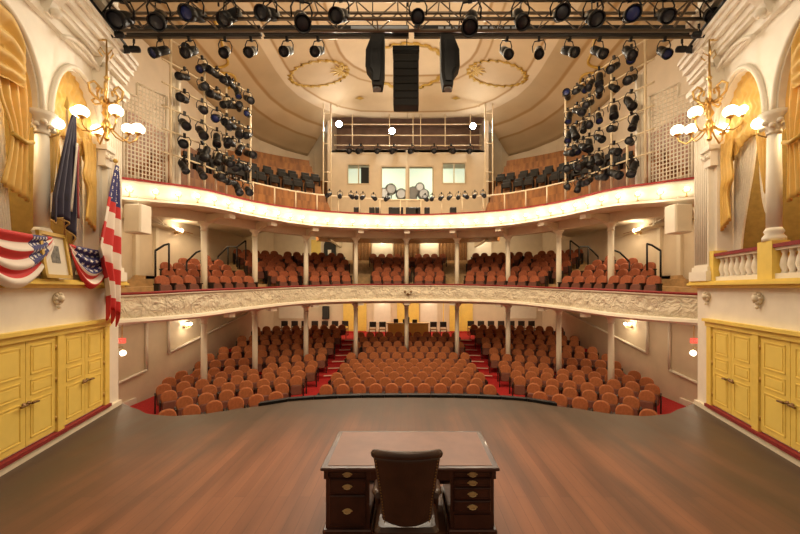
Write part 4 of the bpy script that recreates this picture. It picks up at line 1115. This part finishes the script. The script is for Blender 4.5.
    # near arch
    sheet('gold_drape', [(.95, 6.6), (1.05, 6.0), (1.15, 5.4), (1.38, 4.85), (1.22, 4.1)], [(1.45, 6.4), (1.72, 5.9), (1.79, 5.4), (1.72, 4.85), (1.76, 3.95)], 4, .035, 'goldcloth',
          'gold drape tied at the column side of the %s near box arch' % sd, off=-.10)
    tag(MB(T).tube([(1.36, -.06, 4.88), (1.55, -.01, 4.82), (1.76, -.06, 4.9)], .035, 8).build('gold_tieback', 'gold'), 'gold tieback band round the drape of the %s near box arch' % sd, 'tieback')
    def scoop(a, b_):
        u = .45+1.1*a; k = math.sin(PI*a)**.6; zt = min(6.55, arch_z(u, .99, .78)+.02)
        return (u, -.02+.075*math.sin(2*PI*4*b_+.4)*k, zt-b_*(.55+.45*k)-.10*k*math.sin(PI*b_))
    m_ = MB(T); m_.grid(scoop, 40, 40); o_ = m_.build('gold_swag', 'goldcloth', recalc=False); solid(o_); tag(o_, 'scooped folds of gold swag across the top of the %s near box arch' % sd, 'curtain')
    sheet('gold_drape', [(.22, 6.1), (.22, 5.0), (.22, 3.9)], [(.7, 6.1), (.6, 5.0), (.4, 3.9)], 4, .03, 'goldcloth', 'gold drape at the camera side of the %s near box arch' % sd, off=-.12)
    sheet('lace_curtain', [(.9, 5.9), (1.0, 5.1), (1.12, 4.3), (1.3, 3.6), (1.36, 3.1)], [(1.4, 5.9), (1.45, 5.1), (1.5, 4.3), (1.56, 3.6), (1.6, 3.1)], 6, .025, 'lace',
          'white lace curtain on the column side of the %s near box' % sd, off=-.22)
    sheet('lace_curtain', [(.25, 5.9), (.24, 4.8), (.24, 3.3)], [(.85, 5.9), (.7, 4.8), (.5, 3.3)], 6, .025, 'lace', 'white lace curtain on the camera side of the %s near box' % sd, off=-.22)
    # rosettes
    for j, u in enumerate((2.2, 3.78)):
        c = T(u, 0, 2.42); e = MB(); e.lathe([(.10, 0), (.10, .03), (.05, .05), (.06, .09), (.02, .11)], c, (-s*CA, SA, 0), 14)
        for k in range(8): t = 2*PI*k/8; q = T(u+.085*math.cos(t), .04, 2.42+.085*math.sin(t)); e.ball(q, .032, 6)
        q = T(u, .04, 2.27); e.ball(q, .035, 6)
        tag(e.build('rosette', 'cream'), 'plaster rosette on the wall below the %s box ledge, %s the camera' % (sd, ('nearest', 'farther from')[j]), 'rosette')
    # doors
    b = MB(T); ZB, ZT = .20, 1.79
    for u0, u1 in ((3.56, 3.72), (2.14, 2.30), (.66, .82)): b.box(u0, u1, 0, .06, .10, 1.80)
    b.box(.6, 3.76, 0, .07, 1.80, 1.90); b.box(.6, 3.78, 0, .12, 1.90, 1.96)
    struct(b.build('trim_%d' % (tn+5), 'yellow'))
    for i, (u0, u1) in enumerate(((.82, 2.14), (2.30, 3.56))):
        d = struct(empty('door_%d' % (1+i+(2 if s > 0 else 0)), T((u0+u1)/2, 0, ZB)))
        um = (u0+u1)/2
        for a, c, hs in ((u0+.01, um-.006, 1), (um+.006, u1-.01, -1)):
            b = MB(T); b.box(a, c, 0, .03, ZB, ZT); w_ = c-a
            b.build('door_leaf', 'yellow', d)
            lf = d.children[-1] if d.children else None
            for q0, q1 in ((.06, .42), (.47, .62), (.67, .95)):
                z0, z1 = ZB+(ZT-ZB)*q0, ZB+(ZT-ZB)*q1; b = MB(T)
                x0, x1 = a+.09, c-.09
                for r_ in ((x0, x1, z0, z0+.018), (x0, x1, z1-.018, z1), (x0, x0+.018, z0, z1), (x1-.018, x1, z0, z1)): b.box(r_[0], r_[1], .03, .040, r_[2], r_[3])
                b.box(x0+.05, x1-.05, .03, .038, z0+.05, z1-.05)
                b.build('door_panel', 'yellowpanel', d)
            uh = c-.04 if hs > 0 else a+.04
            hb = MB(T); hb.lathe([(.035, .03), (.035, .04), (.014, .045), (.014, .08)], (uh, 0, .84), (0, 1, 0), 10); hb.tube([(uh, .085, .84), (uh-hs*.04, .09, .845), (uh-hs*.13, .085, .835)], .018, 6)
            hb.build('door_handle', 'darkbrass', d)
            for zz in (.40, 1.05, 1.6):
                hu = a if hs > 0 else c; MB(T).tube([(hu, .035, zz-.04), (hu, .035, zz+.04)], .012, 6).build('hinge', 'brass', d)
    tag(MB(T).box(-.5, 3.72, .0, .10, .11, .17).build('door_bumper_rail', 'red'), 'dark red rail along the foot of the %s stage doors' % sd, 'rail')
    struct(MB(T).box(-3, 4.2, 0, .07, 0, .10).build('baseboard_stage_%s' % sd, 'cream'))
    # chandelier
    cx2, cy2 = s*5.86, 7.0; zc = 5.78
    e = empty('chandelier', (cx2, cy2, zc), 'gilt six-globe chandelier hanging before the %s stage box' % sd, 'chandelier')
    MB().lathe([(.03, -.32), (.05, -.27), (.02, -.22), (.06, -.12), (.09, -.02), (.05, .06), (.03, .12), (.08, .2), (.04, .3), (.018, .4), (.018, .85), (.05, .9), (.02, .95), (.014, 1.65)], (cx2, cy2, zc), n=12).build('stem', 'brass', e)
    MB().tube([(cx2, cy2, 7.42), (cx2+s*.35, cy2, 7.45)], .02, 6).build('wall_bracket', 'brass', e)
    for k in range(5):      # scroll crown
        t = 2*PI*k/5+.3; c_, s_ = math.cos(t), math.sin(t)
        MB().tube([(cx2+c_*r, cy2+s_*r, zc+h) for r, h in ((.03, .42), (.14, .44), (.25, .54), (.27, .68), (.19, .76), (.12, .70), (.15, .62))], .022, 6).build('scroll', 'brass', e)
    for k in range(3):
        t = 2*PI*k/3; c_, s_ = math.cos(t), math.sin(t); MB().tube([(cx2+c_*r, cy2+s_*r, zc+h) for r, h in ((.02, 1.35), (.1, 1.45), (.13, 1.36), (.07, 1.28))], .012, 6).build('upper_scroll', 'brass', e)
    for k in range(5):
        t = 2*PI*k/5; c_, s_ = math.cos(t), math.sin(t)
        MB().tube([(cx2+c_*r, cy2+s_*r, zc+h) for r, h in ((.02, .50), (.08, .38), (.17, .34), (.22, .40), (.16, .46))], .02, 6).build('leaf_scroll', 'brass', e)
    for k in range(6):
        t = 2*PI*k/6+.45; c_, s_ = math.cos(t), math.sin(t); zz = .0 if k % 2 else -.12
        a = MB().tube([(cx2+c_*r, cy2+s_*r, zc+h) for r, h in ((.06, -.05), (.2, -.16+zz*.3), (.36, -.18+zz), (.47, -.10+zz), (.5, .0+zz))], .016, 6).build('arm', 'brass', e)
        p = (cx2+c_*.5, cy2+s_*.5, zc+zz); MB().lathe([(.02, 0), (.06, .03), (.07, .05)], p, n=10).build('cup', 'brass', e)
        MB().ball((p[0], p[1], p[2]+.13), .118, 14, (1, 1, .88)).build('globe', 'bulb', e)
    point('chandelier_light', (cx2-s*.75, cy2-.3, zc-.1), 30, (1, .80, .55), .25)

# flags, bunting and framed print on the left boxes
T = WF(-1)
def lsheet(name, fn, na, nb, m, label=None, cat=None, parent=None, uvn='flag', uvf=lambda a, b: (a, b), th=.012):
    b = MB(T); b.grid(fn, na, nb, True, uvn, uvf); o = b.build(name, m, parent, recalc=False); solid(o, th)
    if label: tag(o, label, cat)
    return o
def swag(u0, u1, zt, drop, full=.10, off=.14):
    def fn(a, b):
        u = u0+(u1-u0)*a; k = math.sin(PI*a)**.75; z = zt-.03*k-b*(drop*(.12+.88*k))
        return (u, off+.03*b+full*k*.4*math.sin(7*PI*b+.8*math.sin(PI*a)), z)
    return fn
lsheet('flag_bunting', swag(.30, 1.84, 3.42, .80), 60, 40, 'bunting1', 'striped red and white bunting with a blue starred end, left of the framed print', 'bunting')
lsheet('flag_bunting', swag(2.26, 3.50, 3.36, .74), 60, 40, 'bunting2', 'starred blue bunting edged in red and white, between framed print and drooping flag', 'bunting')
# framed print leaning on the ledge
fp = empty('framed_print', T(1.9, .12, 2.75), 'gold framed print with wide pale mat standing on the left box ledge', 'framed print')
def lean(u, o, z): return T(u, .06+o+(3.50-z)*.14, z)
b = MB(lean); u0, u1, z0, z1 = 1.58, 2.22, 2.76, 3.50; t = .055
for q in ((u0, u1, z0, z0+t), (u0, u1, z1-t, z1), (u0, u0+t, z0, z1), (u1-t, u1, z0, z1)): b.box(q[0], q[1], 0.02, .07, q[2], q[3])
b.build('frame', 'gold', fp); MB(lean).box(u0+.04, u1-.04, .02, .04, z0+.04, z1-.04).build('mat_board', 'paper', fp); MB(lean).box(u0+.23, u1-.21, .04, .046, z0+.25, z1-.21).build('print', 'print', fp)
# navy flag on a staff
nf = empty('navy_flag', T(2.5, .3, 2.75), 'dark navy fringed flag drooping from a staff behind the framed print', 'flag')
b = MB(T); b.tube([(2.36, .02, 2.76), (2.22, .14, 5.65)], .018, 8); b.build('staff', 'wood', nf)
b = MB(T); b.lathe([(.0, 0), (.04, .06), (.03, .12), (0, .26)], (2.22, .14, 5.65), n=8); b.build('finial', 'gold', nf)
def navy(a, b_):
    w_ = .05+.44*min(1, b_*1.25)**.8; u = 2.31-w_*.95+w_*1.15*a-.10*b_; z = 5.60-1.0*b_-.95*b_*(1-.25*math.sin(PI*a)) - .25*a*b_
    return (u, .19+.055*math.sin(2*PI*3.4*a+1.2*b_)*(.3+.7*b_), z)
lsheet('cloth', navy, 60, 30, 'navy', parent=nf)
b = MB(T); b.tube([(lambda p: (p[0], p[1], p[2]-.02))(navy(k/40, 1)) for k in range(41)], .013, 6); b.tube([navy(1, k/20) for k in range(21)], .011, 6); b.build('fringe', 'fringe', nf)
for q, (a0, col) in enumerate(((.72, 'lace'), (.86, 'red'))):
    b = MB(T); b.grid(lambda a, b_: (lambda p: (p[0]+.05*(a-.5), p[1]+.07, p[2]))(navy(a0, .25+.62*b_)), 3, 14); solid(b.build('ribbon', col, nf, recalc=False), .01)
# the national flag drooping by the pilaster
uf = empty('striped_flag', T(3.7, .3, 2.75), 'red, white and blue flag drooping on a staff beside the left proscenium pilaster', 'flag')
b = MB(T); b.tube([(3.70, .12, 2.76), (3.60, .22, 5.22)], .016, 8); b.build('staff', 'wood', uf)
b = MB(T); b.ball((3.60, .22, 5.26), .045, 10); b.build('finial', 'gold', uf)
def usf(a, b_):
    if b_ < .62: w_ = .04+.58*(b_/.62)**.85
    else: w_ = .62-.30*math.sin(PI*min(1, (b_-.62)/.3)*.5)
    u = 3.62+w_*(a-.80)*1.5; z = 5.16-3.15*b_ + .34*(.5-a)*min(1, b_*2)*(1 if b_ < .7 else .6) - (.15*math.sin(5*PI*a) if b_ > .98 else 0)
    return (u, .24+.06*math.sin(2*PI*2.6*a+2*b_)*(.35+.65*min(1, b_*2)) , z)
lsheet('cloth', usf, 60, 60, 'usflag', parent=uf, uvf=lambda a, b: (a, b*1.0))

# ------------------------------------------------------------------ overhead rigging
def truss(name, x0, x1, y, z0, z1, dy, lab):
    e = empty(name, ((x0+x1)/2, y, z1), lab, 'truss')
    for z in (z0, z1):
        for yy in (y, y+dy): MB().tube([(x0, yy, z), (x1, yy, z)], .035 if z == z0 else .03, 8).build('chord', 'steel', e)
    n = int((x1-x0)/.42); b = MB()
    for k in range(n):
        xa = x0+(x1-x0)*k/n; xb = x0+(x1-x0)*(k+1)/n
        for yy in (y, y+dy): b.tube([(xa, yy, z0 if k % 2 else z1), (xb, yy, z1 if k % 2 else z0)], .014, 5); 
        b.tube([(xa, y, z0 if k % 2 else z1), (xa, y+dy, z0 if k % 2 else z1)], .014, 5)
    b.build('lattice_braces', 'steel', e)
    return e
tr = truss('lighting_truss', -6.25, 6.25, 7.45, 8.17, 8.55, .34, 'long steel lattice truss spanning the stage overhead')
for x in (-4, 0, 4): MB().tube([(x, 7.6, 8.55), (x, 7.6, 12)], .02, 6).build('hanging_cable', 'black', tr)
truss('lighting_truss', -6.05, 6.05, 6.75, 8.3, 8.6, .3, 'nearest steel lattice truss, along the top edge of the view')
for i, (a, c) in enumerate(((-6.72, -3.42), (-3.36, .02), (.14, 6.78))):
    e = empty('batten_light', ((a+c)/2, 8.4, 8.45), 'long black batten light bar across the proscenium, %s' % ('leftmost section', 'middle section', 'right section')[i], 'light bar')
    MB().bevbox(a, c, 8.33, 8.47, 8.50, 8.70, .015).build('housing', 'black', e)
    MB().tube([(a, 8.4, 8.44), (c, 8.4, 8.44)], .024, 8).build('pipe', 'steel', e)
    if i == 1: MB().box(-.72-.6, .02-.02, 8.315, 8.33, 8.53, 8.66).build('face_strip', 'greysteel', e)
    if i == 2: 
        b = MB()
        for k in range(11): b.box(.7+k*.17, .82+k*.17, 8.315, 8.33, 8.56, 8.64)
        b.build('face_strip', 'greysteel', e)
    n = 2 if i < 2 else 4
    for k in range(n):
        x = a+(c-a)*(k+.5)/n; MB().tube([(x, 8.4, 8.7), (x, 8.4, 9.3)], .015, 6).build('hanger', 'black', e)
for i, px in enumerate((159, 189, 225, 251, 287, 318, 507, 539, 570, 600, 631, 665)):
    x = (px-408)/360*8.4; lamp((x, 8.4, 8.44), random.uniform(-.5, .5), 'black stage lamp hung below the proscenium bar, %s from the left' % nth(i+1), 'stage lamps below the proscenium bar', 1.0, blue=i in (0, 11), rx=random.uniform(.2, .5))
for i, px in enumerate((121, 158, 195, 227, 269, 302, 340, 418, 470, 522, 560, 594, 630, 665, 711)):
    D = 7.3; x = (px-408)/360*D; lamp((x, D, 8.52), random.uniform(-.6, .6), 'black stage lamp on the overhead truss, %s from the left' % nth(i+1), 'stage lamps on the overhead truss', random.uniform(1.2, 1.5), blue=i in (2, 12), rx=random.uniform(.1, .5))
for i, px in enumerate((110, 140, 170, 205, 245, 285, 325, 365, 400, 440, 490, 540, 580, 615, 650, 690)):
    D = 6.75; x = (px-408)/360*D; lamp((x, D, 8.55), random.uniform(-.8, .8), 'black stage lamp on the nearest truss, %s from the left' % nth(i+1), 'stage lamps on the nearest truss', random.uniform(.9, 1.2), rx=random.uniform(-.2, .3))
# side booms along the stage box walls
for s in (-1, 1):
    e = empty('side_boom', (s*6.3, 6.5, 8.0), 'long black side lighting pipe with a lamp strip above the %s stage boxes' % SIDE[s], 'lighting pipe')
    MB().tube([(s*4.93, 3.0, 7.93), (s*6.20, 7.9, 7.93)], .035, 8).build('pipe', 'black', e)
    b = MB(); b.hexa([(s*4.98, 3.0, 7.80), (s*5.06, 3.0, 7.80), (s*6.30, 7.85, 7.80), (s*6.22, 7.85, 7.80), (s*4.98, 3.0, 7.86), (s*5.06, 3.0, 7.86), (s*6.30, 7.85, 7.86), (s*6.22, 7.85, 7.86)]) if 1 else b.hexa([(s*5.98, 3.0, 7.70), (s*6.08, 3.0, 7.70), (s*6.36, 8.2, 7.70), (s*6.26, 8.2, 7.70), (s*5.98, 3.0, 7.78), (s*6.08, 3.0, 7.78), (s*6.36, 8.2, 7.78), (s*6.26, 8.2, 7.78)]); b.build('lamp_strip', 'greysteel', e)
    MB().tube([(s*4.6, 3.0, 8.35), (s*5.85, 7.9, 8.35)], .03, 8).build('upper_pipe', 'steel', e)
    for k in range(4):
        y = 4+k; MB().tube([(s*(4.93+.259*(y-3)), y, 7.93), (s*(4.6+.255*(y-3)), y, 8.35)], .014, 6).build('tie', 'black', e)
    for j, y in enumerate((7.3, 7.75)):
        lamp((s*5.9, y, 7.93), s*.8, 'small lamp at the end of the %s side boom, %s from the camera' % (SIDE[s], nth(j+1)), 'lamps on the side booms', .7)
# hanging loudspeakers
for s, px in ((-1, 377), (1, 448)):
    D = 8.3; x = (px-408)/360*D
    e = empty('hanging_fixture', (x, D, 7.2), 'tall tapered black hanging fixture %s of the speaker array' % SIDE[s], 'fixture')
    k = 1 if s > 0 else -1
    pr = [(-.18, 8.35), (.10, 8.35), (.24, 8.0), (.25, 7.62), (.12, 7.45), (.10, 7.20), (-.12, 7.20), (-.17, 7.5)]
    MB().prism([(x+k*a, D-.16, z) for a, z in pr], (0, .32, 0)).build('body', 'blackmat', e)
    MB().prism([(x+k*a*.6, D-.20, 7.62+(z-7.62)*.8) for a, z in pr], (0, .05, 0)).build('side_panel', 'black', e)
    MB().lathe([(.09, 0), (.10, .06), (.08, .08)], (x-k*.0, D, 7.16), n=12).build('nozzle', 'greysteel', e)
    MB().tube([(x, D+.05, 8.3), (x, D+.05, 8.46)], .03, 6).build('clamp', 'black', e)
D = 9.0; x = (406-408)/360*D
e = empty('speaker_array', (x, D, 7.1), 'central black line array loudspeaker hanging from a frame', 'loudspeaker')
for k in range(7):
    z1 = 8.34-k*.178; tl = .02*k; MB().bevbox(x-.315, x+.315, D-.18+tl*.3, D+.2, z1-.172, z1, .012).build('cabinet', 'grille' if k < 5 else 'blackmat', e)
for z in (8.42, 8.53): MB().box(x-.33, x+.33, D-.16, D+.16, z, z+.03).build('rigging_bar', 'black', e)
for a in (-.3, .3): MB().box(x+a-.015, x+a+.015, D-.02, D+.02, 8.34, 8.55).build('rigging_strap', 'black', e)
MB().tube([(x+.02, D, 8.5), (x+.02, D, 11.0)], .014, 6).build('hanging_cable', 'black', e)

# ------------------------------------------------------------------ desk and chair
dk = empty('pedestal_desk', (.02, 4.1, 0), 'dark mahogany twin pedestal desk with brass drawer pulls at centre stage', 'desk')
YN = 3.66; YD = 4.63; xc = .02
MB().bevbox(xc-.915, xc+.915, YN, YD, .728, .760, .008).build('top_edge', 'mahog', dk)
M['desktop'] = mat('polished_top', (.24, .105, .065), .45, noise=.15, nscale=4)
MB().bevbox(xc-.85, xc+.85, YN+.055, YD-.055, .7605, .764, .001).build('top_inlay', 'desktop', dk)
MB().box(xc-.87, xc+.87, YN+.05, YD-.05, .70, .728).build('moulding', 'mahog', dk)
for s in (-1, 1):
    x0, x1 = sorted((xc+s*.875, xc+s*.42)); p = None
    pd = MB(); pd.box(x0, x1, YN+.09, YD-.09, .08, .70); ped = pd.build('pedestal', 'mahog', dk)
    MB().bevbox(x0-.03, x1+.03, YN+.055, YD-.06, 0, .09, .012).build('plinth', 'mahog', dk)
    MB().box(x0-.015, x0+.03, YN+.06, YN+.10, .62, .70).build('corner_block', 'mahog', dk); MB().box(x1-.03, x1+.015, YN+.06, YN+.10, .62, .70).build('corner_block', 'mahog', dk)
    zs = ((.635, .695), (.46, .615), (.13, .44)) if s < 0 else ((.635, .695), (.535, .62), (.40, .52), (.27, .385))
    for z0, z1 in zs:
        dr = MB().bevbox(x0+.035, x1-.035, YN+.072, YN+.09, z0, z1, .006).build('drawer', 'mahog', dk)
        b = MB(); t = .012; a0, a1 = x0+.05, x1-.05
        for q in ((a0, a1, z0+.012, z0+.012+.008), (a0, a1, z1-.02, z1-.012), (a0, a0+.008, z0+.012, z1-.012), (a1-.008, a1, z0+.012, z1-.012)): b.box(q[0], q[1], YN+.066, YN+.073, q[2], q[3])
        b.build('bead', 'mahog', dr)
        xm = (x0+x1)/2; zm = (z0+z1)/2-.0
        b = MB(); b.prism([(xm+a, YN+.062, zm+c) for a, c in ((-.055, 0), (-.03, .018), (0, .026), (.03, .018), (.055, 0), (.03, -.012), (0, -.02), (-.03, -.012))], (0, .010, 0))
        b.tube([(xm-.035, YN+.06, zm+.004), (xm-.03, YN+.045, zm-.008), (0+xm, YN+.04, zm-.014), (xm+.03, YN+.045, zm-.008), (xm+.035, YN+.06, zm+.004)], .005, 6)
        b.build('drawer_pull', 'pull', dr)
    if s > 0: MB().box(x0+.04, x1-.04, YN+.072, YN+.09, .10, .24).build('lower_panel', 'mahog', dk)
MB().box(xc-.42, xc+.42, YD-.14, YD-.12, .15, .70).build('modesty_panel', 'mahog', dk)
MB().box(xc-.42, xc+.42, YN+.072, YN+.09, .60, .70).build('centre_drawer', 'mahog', dk)
# leather chair with its back to us
xc = -.01; YC = 3.05
ch = empty('leather_chair', (xc, YC+.25, 0), 'dark brown leather swivel armchair with its back turned, tucked at the desk', 'chair')
def back(a, b_):
    w0 = .20+.075*b_**1.2; x = (2*a-1); z = .56+.60*b_ + .025*b_*(1-x*x)
    return (xc+w0*x, YC-.02+.10*x*x-.16*(b_-.0)*(.6)+.06, z)
b = MB(); b.grid(back, 20, 16, True); o = b.build('backrest', 'leather', ch, recalc=False); md = solid(o, .07); md.modifiers[0].offset = 0
bv = o.modifiers.new('bev', 'BEVEL'); bv.width = .02; bv.segments = 2
b = MB(); P = [back(k/20, 1.0) for k in range(21)]; b.tube([(p[0], p[1]-.0, p[2]+.012) for p in P], .036, 10); b.ball((P[0][0], P[0][1], P[0][2]+.012), .037, 10); b.ball((P[-1][0], P[-1][1], P[-1][2]+.012), .037, 10); b.build('top_roll', 'leather', ch)
M['stud'] = mat('brass_stud', (.35, .22, .08), .35, .8)
b = MB()
for k in range(22):
    for a in (0.015, .985):
        p = back(a, k/22); b.ball((p[0], p[1]-.05, p[2]), .007, 6)
b.build('nail_heads', 'stud', ch); tag(ch.children[-1], kind='stuff')
b = MB(); b.bevbox(xc-.28, xc+.28, YC+.04, YC+.60, .42, .52, .03); b.build('seat', 'leather', ch)
for s in (-1, 1):
    b = MB(); b.tube([(xc+s*.25, YC+.06, .80), (xc+s*.285, YC+.2, .76), (xc+s*.29, YC+.46, .70), (xc+s*.285, YC+.52, .64)], [.025, .03, .03, .024], 10); b.tube([(xc+s*.285, YC+.46, .69), (xc+s*.28, YC+.47, .45)], .028, 8); b.build('armrest', 'leather', ch)
b = MB(); b.lathe([(.05, .10), (.06, .16), (.03, .2), (.03, .42)], (xc, YC+.32, 0), n=12); b.build('swivel_post', 'mahog', ch)
for k in range(4):
    t = PI/4+PI/2*k; c_, s_ = math.cos(t), math.sin(t); px_, py_ = xc, YC+.32
    l = MB().tube([(px_+c_*.03, py_+s_*.03, .17), (px_+c_*.2, py_+s_*.2, .13), (px_+c_*.34, py_+s_*.34, .075)], [.035, .03, .024], 8).build('leg', 'mahog', ch)
    MB().lathe([(.032, -.014), (.032, .014)], (px_+c_*.34, py_+s_*.34, .034), (s_, -c_, 0), 12).build('caster', 'brass', l)
for o in list(bpy.data.objects):
    if o.type == 'EMPTY' and 'label' not in o.keys() and 'kind' not in o.keys() and o.parent is None: print('NOLABEL', o.name)
